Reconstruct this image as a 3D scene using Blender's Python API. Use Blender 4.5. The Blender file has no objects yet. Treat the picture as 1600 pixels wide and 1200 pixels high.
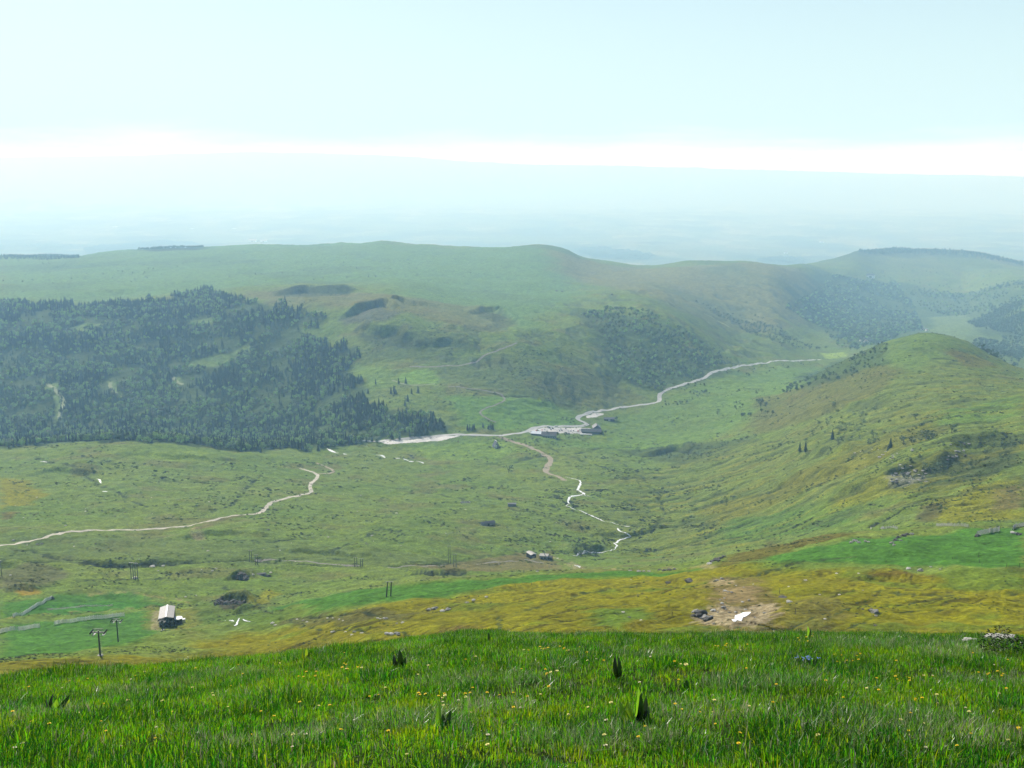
import bpy, math, random
import numpy as np
from mathutils import Vector, Matrix
from mathutils.bvhtree import BVHTree

random.seed(7); RNG = np.random.default_rng(11)
R = math.radians
sc = bpy.context.scene
COL = sc.collection

# ------------------------------------------------------------------ camera
F = 1715.0                       # focal length in photo pixels (photo 1600 x 1200)
PITCH = math.atan(360.0 / F)     # eye level falls on photo row 240
cam_d = bpy.data.cameras.new('camera')
cam_d.sensor_fit = 'HORIZONTAL'; cam_d.sensor_width = 36.0
cam_d.lens = 36.0 * F / 1600.0
cam_d.clip_start = 0.1; cam_d.clip_end = 80000
cam = bpy.data.objects.new('camera', cam_d); COL.objects.link(cam)
cam.location = (0, 0, 0); cam.rotation_euler = (R(90) - PITCH, 0, 0)
sc.camera = cam

# ------------------------------------------------------------------ light
SUN_AZ, SUN_EL = R(-30), R(38)
SUN_DIR = Vector((math.sin(SUN_AZ) * math.cos(SUN_EL), math.cos(SUN_AZ) * math.cos(SUN_EL), math.sin(SUN_EL)))
sl = bpy.data.lights.new('sun', 'SUN'); sl.energy = 5.0; sl.angle = R(0.5); sl.color = (1.0, 0.96, 0.88)
so = bpy.data.objects.new('sun', sl); COL.objects.link(so)
so.rotation_euler = SUN_DIR.to_track_quat('Z', 'Y').to_euler()

world = bpy.data.worlds.new('World'); sc.world = world; world.use_nodes = True
wn, wl = world.node_tree.nodes, world.node_tree.links
wn.clear()
def WN(t, **k):
    n = wn.new(t)
    for a, b in k.items(): setattr(n, a, b)
    return n
wout = WN('ShaderNodeOutputWorld'); bg = WN('ShaderNodeBackground')
sky = WN('ShaderNodeTexSky', sky_type='NISHITA', sun_disc=False, sun_elevation=SUN_EL, sun_rotation=SUN_AZ,
         air_density=1.2, dust_density=2.5, ozone_density=1.4, altitude=1600)
skys = WN('ShaderNodeMixRGB', blend_type='MULTIPLY'); skys.inputs[0].default_value = 1
skys.inputs[2].default_value = (0.075, 0.075, 0.075, 1)
wl.new(sky.outputs[0], skys.inputs[1])
tc = WN('ShaderNodeTexCoord'); sep = WN('ShaderNodeSeparateXYZ'); wl.new(tc.outputs['Generated'], sep.inputs[0])
mp = WN('ShaderNodeMapping'); mp.inputs['Scale'].default_value = (2.6, 2.6, 26); wl.new(tc.outputs['Generated'], mp.inputs[0])
nz = WN('ShaderNodeTexNoise'); nz.inputs['Scale'].default_value = 2.2; nz.inputs['Detail'].default_value = 6
nz.inputs['Roughness'].default_value = 0.6
wl.new(mp.outputs[0], nz.inputs['Vector'])
def WM(op, a, b=None, clamp=False):
    m = WN('ShaderNodeMath', operation=op, use_clamp=clamp)
    for i, x in enumerate((a, b)):
        if x is None: continue
        if isinstance(x, (int, float)): m.inputs[i].default_value = x
        else: wl.new(x, m.inputs[i])
    return m.outputs[0]
# thin bright cloud bank low over the far ridge: full below 1 degree, gone by 3 degrees, frayed by noise
el = WM('ADD', sep.outputs['Z'], WM('MULTIPLY', WM('SUBTRACT', nz.outputs[0], 0.5), -0.07))
bank = WM('SUBTRACT', 1.0, WM('DIVIDE', WM('SUBTRACT', el, -0.012), 0.038), True)
bank = WM('MULTIPLY', WM('POWER', bank, 1.4), 0.92)
# milky veil thinning with height
veil = WM('SUBTRACT', 1.0, WM('DIVIDE', sep.outputs['Z'], 0.36), True)
veil = WM('MULTIPLY', veil, 1.0)
m1 = WN('ShaderNodeMixRGB'); wl.new(veil, m1.inputs[0]); wl.new(skys.outputs[0], m1.inputs[1]); m1.inputs[2].default_value = (0.50, 0.67, 0.70, 1)
m2 = WN('ShaderNodeMixRGB'); wl.new(bank, m2.inputs[0]); wl.new(m1.outputs[0], m2.inputs[1]); m2.inputs[2].default_value = (.78, .79, .785, 1)
wl.new(m2.outputs[0], bg.inputs[0]); bg.inputs[1].default_value = 1.0
wl.new(bg.outputs[0], wout.inputs[0])

sc.view_settings.view_transform = 'Standard'; sc.view_settings.look = 'None'
sc.view_settings.gamma = 1; sc.view_settings.use_curve_mapping = False
sc.view_settings.exposure = 0.55
sc.cycles.use_denoising = True
sc.cycles.max_bounces = 5; sc.cycles.diffuse_bounces = 2; sc.cycles.glossy_bounces = 2
sc.cycles.transmission_bounces = 3; sc.cycles.transparent_max_bounces = 6; sc.cycles.volume_bounces = 1
sc.cycles.sample_clamp_indirect = 6
HAZE_DENSITY = 0.99e-4

# ------------------------------------------------------------------ maths helpers
CP, SP = math.cos(PITCH), math.sin(PITCH)
def ray(u, v):
    a = (u - 800.0) / F; b = (600.0 - v) / F
    return a, CP + b * SP, -SP + b * CP
def pix2w(u, v, Y):
    a, dy, dz = ray(u, v)
    return a * Y / dy, Y + 0 * a, dz / dy * Y
def z2v(Y, z):                                   # photo row of a point at forward distance Y, height z
    t = z / Y                                    # (-SP+b CP)/(CP+b SP)=t
    b = (t * CP + SP) / (CP - t * SP)
    return 600.0 - b * F
def w2pix(x, y, z):
    d = y * CP - z * SP; up = y * SP + z * CP
    return 800 + F * x / d, 600 - F * up / d

def pchip(xk, yk, x):
    xk = np.asarray(xk, float); yk = np.asarray(yk, float)
    h = np.diff(xk); dl = np.diff(yk) / h
    m = np.zeros_like(yk)
    w1 = 2 * h[1:] + h[:-1]; w2 = h[1:] + 2 * h[:-1]
    ok = dl[:-1] * dl[1:] > 0
    with np.errstate(divide='ignore', invalid='ignore'):
        hm = (w1 + w2) / (w1 / dl[:-1] + w2 / dl[1:])
    m[1:-1] = np.where(ok, hm, 0)
    m[0] = dl[0]; m[-1] = dl[-1]
    i = np.clip(np.searchsorted(xk, x, side='right') - 1, 0, len(h) - 1)
    t = np.clip((x - xk[i]) / h[i], 0, 1)
    t2, t3 = t * t, t * t * t
    return (2*t3-3*t2+1)*yk[i] + (t3-2*t2+t)*h[i]*m[i] + (-2*t3+3*t2)*yk[i+1] + (t3-t2)*h[i]*m[i+1]

def _hash(ix, iy, s):
    h = (ix.astype(np.int64) * 374761393 + iy.astype(np.int64) * 668265263 + s * 974634777) & 0xffffffff
    h = ((h ^ (h >> 13)) * 1274126177) & 0xffffffff
    return (h ^ (h >> 16)) & 0xffffffff
def gnoise(x, y, s=0):                           # gradient noise, about -0.7..0.7
    ix = np.floor(x); iy = np.floor(y); fx = x - ix; fy = y - iy
    wx = fx*fx*fx*(fx*(fx*6-15)+10); wy = fy*fy*fy*(fy*(fy*6-15)+10)
    def g(dx, dy):
        a = _hash(ix + dx, iy + dy, s) / 4294967296.0 * 2 * math.pi
        return np.cos(a) * (fx - dx) + np.sin(a) * (fy - dy)
    n0 = g(0, 0) * (1 - wx) + g(1, 0) * wx
    n1 = g(0, 1) * (1 - wx) + g(1, 1) * wx
    return (n0 * (1 - wy) + n1 * wy) * 1.4
def fbm(x, y, s=0, o=4, rough=0.5):
    r = 0; a = 1; t = 0
    for k in range(o):
        r = r + a * gnoise(x * 2**k + 17.3 * k, y * 2**k - 9.1 * k, s + k); t += a; a *= rough
    return r / t * 1.5
def sstep(a, b, x):
    t = np.clip((x - a) / (b - a), 0, 1); return t * t * (3 - 2 * t)

# ------------------------------------------------------------------ terrain: profiles of the land as (distance, photo row) per heading
UC = [-700, -300, 0, 200, 400, 600, 800, 1000, 1200, 1300, 1400, 1450, 1500, 1550, 1600, 1900, 2300]
ST = [
 # hidden foot of the near slope
 [(170,1120)]*4 + [(180,1100),(170,1090),(160,1085),(160,1080)] + [(160,1080)]*9,
 [(250,1062),(250,1062),(260,1060),(280,1056),(300,1040),(260,1028),(240,1012),(240,1006),(240,1006),(240,1006),(240,1006),(240,1006),(240,1006),(240,1006),(240,1006),(240,1006),(240,1006)],
 [(290,1040),(290,1040),(300,1037),(330,1025),(380,1002),(350,965),(330,955),(320,945),(310,942),(310,940),(310,940),(310,940),(310,940),(310,940),(310,940),(310,940),(310,940)],
 # crest of the near shoulder
 [(330,1034),(330,1033),(345,1030),(395,1004),(480,963),(520,918),(540,899),(560,889),(600,860),(620,838),(620,828),(620,825),(615,822),(610,821),(600,822),(580,820),(560,820)],
 [(400,1034),(400,1032),(420,1024),(450,1003),(540,967),(600,920),(640,902),(700,893),(740,868),(740,842),(720,834),(720,830),(715,827),(710,827),(700,827),(680,826),(660,826)],
 [(520,990),(520,990),(540,985),(570,978),(640,948),(760,900),(900,884),(1000,872),(960,838),(880,818),(830,803),(810,799),(800,795),(790,792),(780,790),(760,780),(740,780)],
 [(820,860),(820,860),(850,855),(880,853),(950,840),(1050,822),(1200,800),(1260,800),(1150,778),(1080,750),(1020,725),(1000,720),(980,715),(965,710),(950,705),(930,690),(930,690)],
 [(1250,748),(1250,748),(1300,742),(1320,738),(1350,745),(1450,745),(1550,730),(1550,735),(1450,705),(1350,675),(1300,648),(1270,641),(1250,637),(1240,634),(1220,630),(1200,625),(1200,625)],
 # road through the pass; crest of the meadow in front of the forest on the left
 [(1600,705),(1600,705),(1570,699),(1560,687),(1620,701),(1700,692),(1780,679),(1780,696),(1730,660),(1680,622),(1600,592),(1590,585),(1580,583),(1570,587),(1550,595),(1500,610),(1500,610)],
 # rounded hill on the right
 [(1850,705),(1850,705),(1850,699),(1850,690),(1850,697),(1850,652),(1900,642),(2050,640),(2000,620),(2030,573),(2000,530),(2000,519),(2000,530),(1980,556),(1950,578),(1900,620),(1900,640)],
 [(2300,600),(2300,600),(2300,600),(2300,600),(2250,600),(2150,570),(2080,580),(2350,560),(2450,590),(2500,586),(2500,566),(2500,560),(2500,562),(2450,578),(2400,588),(2300,640),(2300,650)],
 # lip of the plateau; far valley floor on the right
 [(2900,480),(2900,480),(2900,480),(2900,478),(2750,468),(2500,478),(2300,520),(2750,488),(2750,564),(2950,550),(3150,535),(3250,530),(3200,527),(3100,540),(3000,556),(2800,600),(2800,600)],
 [(3700,430),(3700,428),(3700,427),(3700,425),(3600,424),(3500,424),(3200,450),(3600,446),(3500,500),(3800,502),(4100,494),(4200,492),(4200,492),(3900,487),(3650,480),(3400,470),(3400,470)],
 # rim of the plateau
 [(5000,402),(4900,401),(4700,401),(4800,388),(4800,383),(4700,378),(4400,386),(4600,417),(4800,412),(5600,404),(6000,389),(6000,389),(6000,391),(6000,399),(6000,409),(6000,425),(6000,425)],
 [(6600,440)]*8 + [(6600,436)] + [(7500,432)]*8,
 [(11000,378)]*8 + [(11000,384)]*9,
 [(16000,338)]*8 + [(16000,342)]*9,
 [(21000,300),(21000,300),(21000,298),(21000,303),(21000,312),(21000,310),(21000,314),(21000,318),(21000,316),(21000,320),(21000,322),(21000,322),(21000,322),(21000,322),(21000,325),(21000,325),(21000,325)],
 # far ridge
 [(26000,246),(26000,245),(26000,246),(26000,243),(26000,238),(26000,243),(26000,256),(26000,260),(26000,266),(26000,269),(26000,272),(26000,273),(26000,274),(26000,275),(26000,277),(26000,280),(26000,280)],
 [(30500,330)]*17,
]
RIM_EXTRA = [(0,401),(110,400),(200,391),(300,387),(430,383),(510,382),(535,380),(560,380.5),(595,377),(615,378.5),(650,381),(720,386),(790,386),(840,384),(880,390),(912,403),(960,411),(1010,416),(1080,409),(1150,408),(1230,415),(1300,404),(1345,391),(1400,388),(1500,391),(1600,410)]
# near meadow the photographer stands on
def z_near(x, y):
    k = 0.0029
    s = np.where(y < 62, -1.62 - 0.325 * y - k * np.sign(y) * y * y, -1.62 - 0.325*62 - k*62*62 - (0.325 + 2*k*62) * (y - 62))
    tilt = 0.14 * np.minimum(x + 1.0, 0) * np.clip(y / 22.0, 0, 1) - 0.012 * np.clip(x - 2, 0, 9) * np.clip(y / 22.0, 0, 1)
    bump = 0.17 * gnoise(x * 0.22, y * 0.22, 5) + 0.07 * gnoise(x * 0.7, y * 0.7, 6)
    return s + tilt + bump * np.clip((60 - y) / 30, 0, 1)

us = np.concatenate([np.linspace(-700, -12, 60), np.arange(-10, 1611, 1.9), np.linspace(1620, 2300, 60)])
NU = len(us)
ua = (us - 800) / F
xe = ua * 30 / (CP + (600 - 1000) / F * SP)
nodesY, nodesV = [], []
for Y0 in (30.0, 60.0, 95.0):
    zz = z_near(ua * Y0, np.full(NU, Y0)) if Y0 < 90 else z_near(ua * Y0, np.full(NU, Y0)) * 0.98
    nodesY.append(np.full(NU, Y0)); nodesV.append(z2v(Y0, zz))
for k in (11, 12, 13, 14):
    for j in range(len(UC)):
        q = sstep(1180, 1380, UC[j]); f = {11: 1 + .17 * q, 12: (1.12 if UC[j] <= 1000 else 1.06) * (1 - q) + 1.28 * q, 13: (1.2 if UC[j] <= 1000 else 1.15) * (1 - q) + 1.42 * q, 14: 1.15 * (1 - q) + 1.42 * q}[k]
        ST[k][j] = (ST[k][j][0] * float(f), ST[k][j][1])
for k in range(15, 20): ST[k] = [(p[0] * 1.5, p[1]) for p in ST[k]]
for k, st in enumerate(ST):
    nodesY.append(np.exp(pchip(UC, [math.log(p[0]) for p in st], us)))
    vv = pchip(UC, [p[1] for p in st], us)
    if k == 13:
        e = np.array(RIM_EXTRA, float)
        f = pchip(e[:, 0], e[:, 1], np.clip(us, 0, 1600)); w = sstep(-100, 0, us) * (1 - sstep(1600, 1700, us))
        vv = vv * (1 - w) + f * w
    nodesV.append(vv)
nodesY = np.array(nodesY); nodesV = np.array(nodesV)
# never steeper towards the viewer than the line of sight needs: hidden feet only
cnt = []
for k in range(len(nodesY) - 1):
    d = np.abs(nodesV[k+1] - nodesV[k])[60:-60].max()
    n = int(np.clip(d / 1.05, 8, 100))
    if k < 3: n = 8
    if k in (4, 5): n = 80
    cnt.append(n)
tt = np.concatenate([k + np.arange(n) / n for k, n in enumerate(cnt)] + [[len(cnt)]])
ki = np.clip(tt.astype(int), 0, len(cnt) - 1); kf = tt - ki
lY = np.log(nodesY)
gl = lY[ki] * (1 - kf)[:, None] + lY[ki + 1] * kf[:, None]        # rows x NU
gV = np.empty_like(gl)
for j in range(NU):
    gV[:, j] = pchip(lY[:, j], nodesV[:, j], gl[:, j])
gY = np.exp(gl)
gb = (600 - gV) / F
gdy = CP + gb * SP
gX = ua[None, :] * gY / gdy
gZ = (-SP + gb * CP) / gdy * gY
# near rows, analytic
ny = np.concatenate([np.linspace(-14, 4, 14, endpoint=False), np.linspace(4, 30, 90, endpoint=False)])
S = 20 + (ny + 14) / 44 * 10.0
xn = ua[None, :] * S[:, None] * (30 / 30.0)
fac = gX[0] / (ua * 30 + 1e-9)
xn = xn * (1 + (np.clip((ny[:, None] - 10) / 20, 0, 1)) * (fac[None, :] - 1))
yn = np.repeat(ny[:, None], NU, 1)
X = np.vstack([xn, gX]); Y = np.vstack([yn, gY]); Z = np.vstack([z_near(xn, yn), gZ])
NR = X.shape[0]
ROW0 = len(ny)

# relief: noise in metres of ground, growing with distance from the viewer
for lam, amp, s in ((1400, 22, 1), (520, 7, 2), (210, 4.2, 3), (90, 4.2, 4), (38, 2.6, 5), (16, 1.25, 6), (7, 0.6, 7), (3.4, 0.2, 8)):
    w = np.clip((Y - lam * 2.0) / (lam * 8), 0, 1) * np.clip((Y - 120) / 150, 0, 1)
    if lam == 1400: w = np.clip((Y - 7500) / 4000, 0, 1)
    if lam == 520: w = np.clip((Y - 2600) / 3000, 0, 1) * (1 + np.clip((Y - 8000) / 4000, 0, 1) * 2)
    if lam == 210: w = w * (1 + 1.3 * np.clip((Y - 2500) / 800, 0, 1))
    if lam < 12: w = w * np.clip((2200 - Y) / 1000, 0, 1)
    n = gnoise(X / lam, Y / lam, s)
    if lam in (90, 38): n = 0.5 * n + 0.6 * (0.35 - np.abs(gnoise(X / lam * 0.8 + 5, Y / lam * 0.8, s + 40)))
    Z = Z + amp * n * w

def proj_rows():
    return w2pix(X, np.maximum(Y, 0.5), Z)
PU, PV = proj_rows()
def hit(u, v):                                   # first ground point on the sight line through photo point (u, v)
    j = int(np.clip(np.searchsorted(us, u), 1, NU - 1))
    f = (u - us[j-1]) / (us[j] - us[j-1])
    col = PV[ROW0 - 60:, j] * f + PV[ROW0 - 60:, j-1] * (1 - f)
    r = np.nonzero(col <= v)[0]
    i = int(r[0]) if len(r) else len(col) - 1
    i = max(i, 1)
    g = 0 if col[i-1] == col[i] else np.clip((col[i-1] - v) / (col[i-1] - col[i]), 0, 1)
    A = [(M[ROW0-60+i-1, j] * (1-g) + M[ROW0-60+i, j] * g) * f + (M[ROW0-60+i-1, j-1] * (1-g) + M[ROW0-60+i, j-1] * g) * (1-f) for M in (X, Y, Z)]
    return A
def hits(pts): return [hit(*p) for p in pts]

def seg_dist(px, py, pts, closed=False):         # distance to a polyline in plan, and which side
    best = np.full(px.shape, 1e18); side = np.zeros(px.shape)
    n = len(pts)
    for i in range(n if closed else n - 1):
        ax, ay = pts[i][:2]; bx, by = pts[(i + 1) % n][:2]
        dx, dy = bx - ax, by - ay; L = dx*dx + dy*dy + 1e-9
        t = np.clip(((px - ax) * dx + (py - ay) * dy) / L, 0, 1)
        d = (px - ax - t*dx)**2 + (py - ay - t*dy)**2
        c = np.sign(dx * (py - ay) - dy * (px - ax))
        m = d < best
        best = np.where(m, d, best); side = np.where(m, c, side)
    return np.sqrt(best), side
def inside(px, py, pts):
    r = np.zeros(px.shape, bool); n = len(pts)
    for i in range(n):
        ax, ay = pts[i][:2]; bx, by = pts[(i + 1) % n][:2]
        if ay == by: continue
        c = ((ay > py) != (by > py)) & (px < (bx - ax) * (py - ay) / (by - ay) + ax)
        r ^= c
    return r

# --- scarps, hollows and knolls: (photo polyline on the ground, rise in m, width of the face, run-back)
def scarp(uv, h, w, back):
    global Z
    P = hits(uv)
    P.sort(key=lambda p: p[0])
    xs = [p[0] for p in P]; ys = [p[1] for p in P]
    m = (X > min(xs) - back) & (X < max(xs) + back) & (Y > min(ys) - back * 2) & (Y < max(ys) + back * 3)
    x, y = X[m], Y[m]
    wob = gnoise(x / (w * 3), y / (w * 3), 21) * w * 0.7
    d, s = seg_dist(x, y, P); d = d * s + wob
    ex = sstep(min(xs) - w, min(xs) + (max(xs) - min(xs)) * 0.25, x) * (1 - sstep(max(xs) - (max(xs) - min(xs)) * 0.25, max(xs) + w, x))
    r = sstep(0, w, d) * np.exp(-(np.maximum(d - w, 0) / back) ** 2)
    hole = -0.35 * np.exp(-((d + w * 0.4) / (w * 0.9)) ** 2)
    zz = Z[m] + h * (r + hole) * ex
    Z[m] = zz
SC = [([(425,461),(480,456),(560,457)], 16, 22, 130), ([(535,497),(575,482),(600,478),(625,490)], 15, 16, 60),
 ([(558,518),(600,525),(650,536)], 13, 22, 90), ([(590,470),(640,476),(680,480)], 8, 12, 60), ([(730,490),(770,486),(800,495)], 10, 14, 80),
 ([(640,545),(700,540),(740,550)], 8, 20, 70), ([(1430,738),(1480,732),(1530,700),(1590,690)], 10, 22, 70), ([(1390,745),(1430,740)], 5, 10, 30),
 ([(355,905),(375,902),(388,905)], 5, 4, 14), ([(338,943),(352,940),(385,941)], 6.5, 5, 20), ([(366,958),(395,950)], 2.5, 4, 15),
 ([(0,886),(15,885)], 3, 4, 15), ([(885,862),(915,866),(945,862)], 6, 12, 30), ([(1100,970),(1160,975),(1215,962)], -2.2, 5, 16),
 ([(920,835),(990,838),(1050,822)], 3, 8, 40), ([(640,898),(690,898),(730,896)], 4, 6, 30), ([(1340,905),(1400,903),(1450,905)], 1.3, 2, 20),
 ([(1010,712),(1060,700),(1100,705)], 5, 12, 60), ([(1230,660),(1300,640),(1360,632)], 6, 14, 60), ([(1130,560),(1180,530)], -6, 20, 90),
 ([(0,925),(60,922)], 3, 5, 30), ([(420,860),(520,868),(600,874)], 2.5, 5, 40), ([(100,880),(200,886),(300,880)], 2.5, 5, 40),
 ([(250,845),(330,835),(420,838)], 3, 9, 60), ([(1300,775),(1380,760),(1440,756)], 4, 9, 50), ([(1200,765),(1280,745),(1330,735)], 4, 9, 50),
 ([(30,745),(90,738),(150,742)], 5, 14, 70), ([(200,712),(300,716),(400,724)], 4, 12, 70), ([(1240,720),(1300,706),(1370,700)],5,12,60)]
for a in SC: scarp(*a)
PU, PV = proj_rows()
x, y, z = 0, 0, 0

# --- cattle-trodden steps on the steep olive slope: real relief
OLIVE = hits([(300,1030),(360,990),(520,965),(640,935),(760,918),(860,900),(1000,893),(1120,885),(1180,880),(1330,893),(1590,893)]) + [(330, 330, 0), (330, 235, 0), (-150, 235, 0), (-175, 300, 0)]
def soft_poly(P, edge, wob=0.0, lam=30.0, seed=31):
    """0..1 mask over the terrain vertices, edge = softness in metres"""
    xs = [p[0] for p in P]; ys = [p[1] for p in P]; pad = edge * 2 + wob * 2
    m = (X > min(xs) - pad) & (X < max(xs) + pad) & (Y > min(ys) - pad) & (Y < max(ys) + pad)
    out = np.zeros(X.shape)
    if not m.any(): return out
    x, y = X[m], Y[m]
    if wob:
        x = x + wob * fbm(x / lam, y / lam, seed, 3); y = y + wob * fbm(x / lam + 50, y / lam, seed + 7, 3)
    d, _ = seg_dist(x, y, P, True)
    d = np.where(inside(x, y, P), d, -d)
    out[m] = sstep(-edge, edge, d)
    return out
olive = soft_poly(OLIVE, 10, 14, 40)
dirx, diry = math.cos(R(38)), math.sin(R(38))
p_ = X * dirx + Y * diry; q_ = -X * diry + Y * dirx
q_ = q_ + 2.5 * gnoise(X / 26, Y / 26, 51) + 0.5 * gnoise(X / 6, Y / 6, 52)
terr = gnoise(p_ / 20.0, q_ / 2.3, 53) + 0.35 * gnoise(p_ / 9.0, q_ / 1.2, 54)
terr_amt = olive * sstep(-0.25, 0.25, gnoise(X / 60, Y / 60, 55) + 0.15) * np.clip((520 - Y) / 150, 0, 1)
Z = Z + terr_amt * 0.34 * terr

# ------------------------------------------------------------------ ground cover colours (albedo of what grows there)
def lin(r, g, b): return np.array([r, g, b], float)
GRASS = lin(.108, .172, .030); GRASS2 = lin(.150, .195, .040); DULL = lin(.085, .120, .044); OLIV = lin(.178, .178, .007)
OLIV2 = lin(.130, .125, .010); PISTE = lin(.054, .148, .020); HEATH_SHADE = lin(.046, .066, .028); BROWN = lin(.130, .105, .052)  # the heather tone also serves to paint shade on the plateau scarps
DIRT = lin(.30, .235, .165); FORF = lin(.025, .046, .018); RUST = lin(.12,.09,.022); MEAD = lin(.022, .038, .010)
n1 = fbm(X / 130, Y / 130, 61, 4); n2 = fbm(X / 34, Y / 34, 62, 4); n3 = fbm(X / 9, Y / 9, 63, 3)
DROW = np.abs(np.gradient(Y, axis=0))
nbig = fbm(X / 600, Y / 600, 64, 4)
C = np.empty(X.shape + (3,))
def mixin(m, c):
    global C
    C += (c - C) * m[..., None]
C[:] = GRASS
mixin(np.clip(0.5 + n1 * 1.1, 0, 1) * 0.65, GRASS2)
mixin(sstep(0.05, 0.5, n2) * 0.45, DULL)
mixin(sstep(0.1, 0.55, fbm(X / 75, Y / 75, 66, 4)) * 0.45, BROWN)
def poly(uv, c, edge=12, wob=18, lam=40, a=1.0, seed=31, extra=None):
    m = soft_poly(hits(uv) if extra is None else hits(uv) + extra, edge, wob, lam, seed) * a
    mixin(m, c); return m
def stroke(uv, wid, c, a=0.85, wob=0.0, broken=0.0, closed=False, carve=0):
    P = hits(uv)
    xs = [p[0] for p in P]; ys = [p[1] for p in P]; pad = wid * 3 + wob * 2
    m = (X > min(xs) - pad) & (X < max(xs) + pad) & (Y > min(ys) - pad) & (Y < max(ys) + pad)
    if not m.any(): return
    x, y = X[m], Y[m]
    L = max(wob * 5, 6)
    if wob: x = x + wob * gnoise(x / L, y / L, 71); y = y + wob * gnoise(x / L + 9, y / L, 72)
    d, _ = seg_dist(x, y, P, closed)
    we = np.maximum(wid, 1.1 * DROW[m])
    k = 1 - sstep(we * 0.35, we * 0.85, d)
    if carve: Z[m] -= carve * (1 - sstep(we * .4, we * 1.3, d))
    if broken: k = k * sstep(-broken, broken, gnoise(x / (wid * 4), y / (wid * 4), 73) + (0.1 if broken > .2 else .38))
    mm = np.zeros(X.shape); mm[m] = k * a
    mixin(mm, c)
# plateau and its slopes
poly([(0,470),(0,402),(300,386),(600,380),(850,387),(900,400),(900,470),(820,515),(640,470),(560,440),(300,455)], lin(.098,.188,.062), 60, 60, 200, .8)  # cool tint in the grass colour stands in for haze
poly([(850,388),(905,403),(1000,418),(1150,412),(1250,420),(1320,470),(1200,520),(1050,480),(960,450),(880,430)], lin(.150,.150,.062), 60, 60, 180, .85)
mixin(np.clip((Y - 2500) / 800, 0, 1) * (Y < 9000) * sstep(.05, .5, fbm(X / 420, Y / 700, 99, 4)) * .5, lin(.060, .100, .045))
poly([(380,455),(480,450),(640,465),(760,478),(800,500),(780,520),(640,490),(560,475),(420,475)], BROWN, 25, 25, 60, .55)
poly([(560,525),(680,520),(760,535),(700,560),(560,570)], HEATH_SHADE, 20, 30, 60, .5)
poly([(420,455),(480,447),(560,452),(540,462),(440,464)], HEATH_SHADE, 8, 12, 40, .8)  # shade of the cliff face painted into the ground
poly([(530,500),(590,480),(630,488),(610,500),(560,508)], lin(.08,.085,.07), 10, 12, 40, .8)  # crag face, its shade painted into the grey
poly([(555,520),(620,520),(660,535),(640,545),(580,540)], HEATH_SHADE, 8, 12, 40, .8)  # scarp shade laid into the ground colour
poly([(740,488),(780,484),(800,496),(760,500)], HEATH_SHADE, 8, 12, 40, .7)  # dark tone paints the shade of this small scarp
poly([(620,585),(670,575),(690,590),(680,602),(630,600)], lin(.14,.26,.04), 6, 8, 30, .8)
poly([(550,570),(600,575),(640,600),(580,610)], lin(.13,.22,.045), 8, 8, 30, .6)
poly([(700,620),(800,622),(900,640),(905,665),(800,672),(720,665)], lin(.10,.22,.035), 12, 14, 50, .7)
poly([(880,480),(1000,500),(1100,560),(1180,590),(1050,610),(960,590),(930,540)], lin(.05,.085,.035), 20, 25, 60, .7)
poly([(640,560),(760,560),(900,600),(900,640),(790,615),(700,600)], DULL, 20, 25, 60, .6)
poly([(900,560),(960,600),(1010,625),(930,640),(830,600)], BROWN, 20, 25, 60, .4)
# pass and meadows
poly([(560,690),(720,688),(880,700),(1100,690),(1180,650),(1280,590),(1300,570),(1200,575),(1060,615),(940,660),(940,690),(720,700)], lin(.11,.205,.045), 20, 20, 60, .6)
poly([(640,700),(780,690),(830,705),(780,715),(680,720)], lin(.15,.25,.035), 8, 12, 40, .6)
poly([(0,745),(40,752),(75,772),(40,790),(0,795)], OLIV, 6, 10, 20, .9)
poly([(0,800),(30,800),(20,812),(0,812)], RUST, 4, 6, 14, .8)
poly([(200,712),(330,708),(330,720),(220,722)], lin(.17,.25,.03), 8, 10, 40, .7)
poly([(960,700),(1100,690),(1190,680),(1130,715),(1080,730),(1000,712)], HEATH_SHADE, 10, 14, 40, .65)
poly([(0,835),(200,835),(420,845),(640,865),(860,880),(700,885),(300,880),(0,875)], DULL, 12, 16, 50, .45)
poly([(740,872),(860,860),(880,890),(700,895),(640,880)], BROWN, 5, 8, 20, .75)
poly([(960,740),(1120,700),(1260,660),(1380,600),(1500,560),(1599,600),(1599,720),(1400,760),(1220,830),(1000,870),(920,840)], lin(.125,.165,.034), 20, 25, 80, .6)
poly([(1180,620),(1300,585),(1420,575),(1360,620),(1240,665),(1170,680)], lin(.105,.100,.030), 15, 18, 50, .7)
poly([(1100,790),(1300,720),(1480,650),(1599,615),(1599,640),(1400,705),(1240,775),(1120,820)], OLIV2, 12, 20, 50, .65)
poly([(1130,850),(1340,760),(1600,690),(1600,700),(1420,770),(1240,830)], OLIV, 10, 18, 40, .6)
poly([(1470,705),(1560,690),(1599,690),(1599,725),(1500,760),(1430,770),(1400,755)], HEATH_SHADE, 8, 12, 30, .85)
poly([(1480,640),(1599,615),(1599,650),(1450,668)], lin(.09,.20,.035), 10, 12, 40, .6)
poly([(1370,520),(1520,525),(1560,560),(1420,580),(1330,575)], lin(.115,.185,.04), 15, 15, 50, .7)
poly([(1480,545),(1530,555),(1560,572),(1520,575),(1490,560)], RUST, 8, 12, 30, .6)
poly([(1240,590),(1320,560),(1388,535),(1385,570),(1320,590),(1260,610)], lin(.045,.075,.03), 12, 14, 40, .75)
poly([(1460,780),(1540,755),(1599,750),(1599,815),(1480,818),(1440,810)], OLIV, 8, 12, 26, .8)
poly([(1545,765),(1599,752),(1599,790),(1560,800)], BROWN, 5, 8, 16, .7)
poly([(1440,790),(1480,785),(1460,815),(1430,815)], lin(.08,.07,.035), 4, 6, 14, .75)
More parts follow.
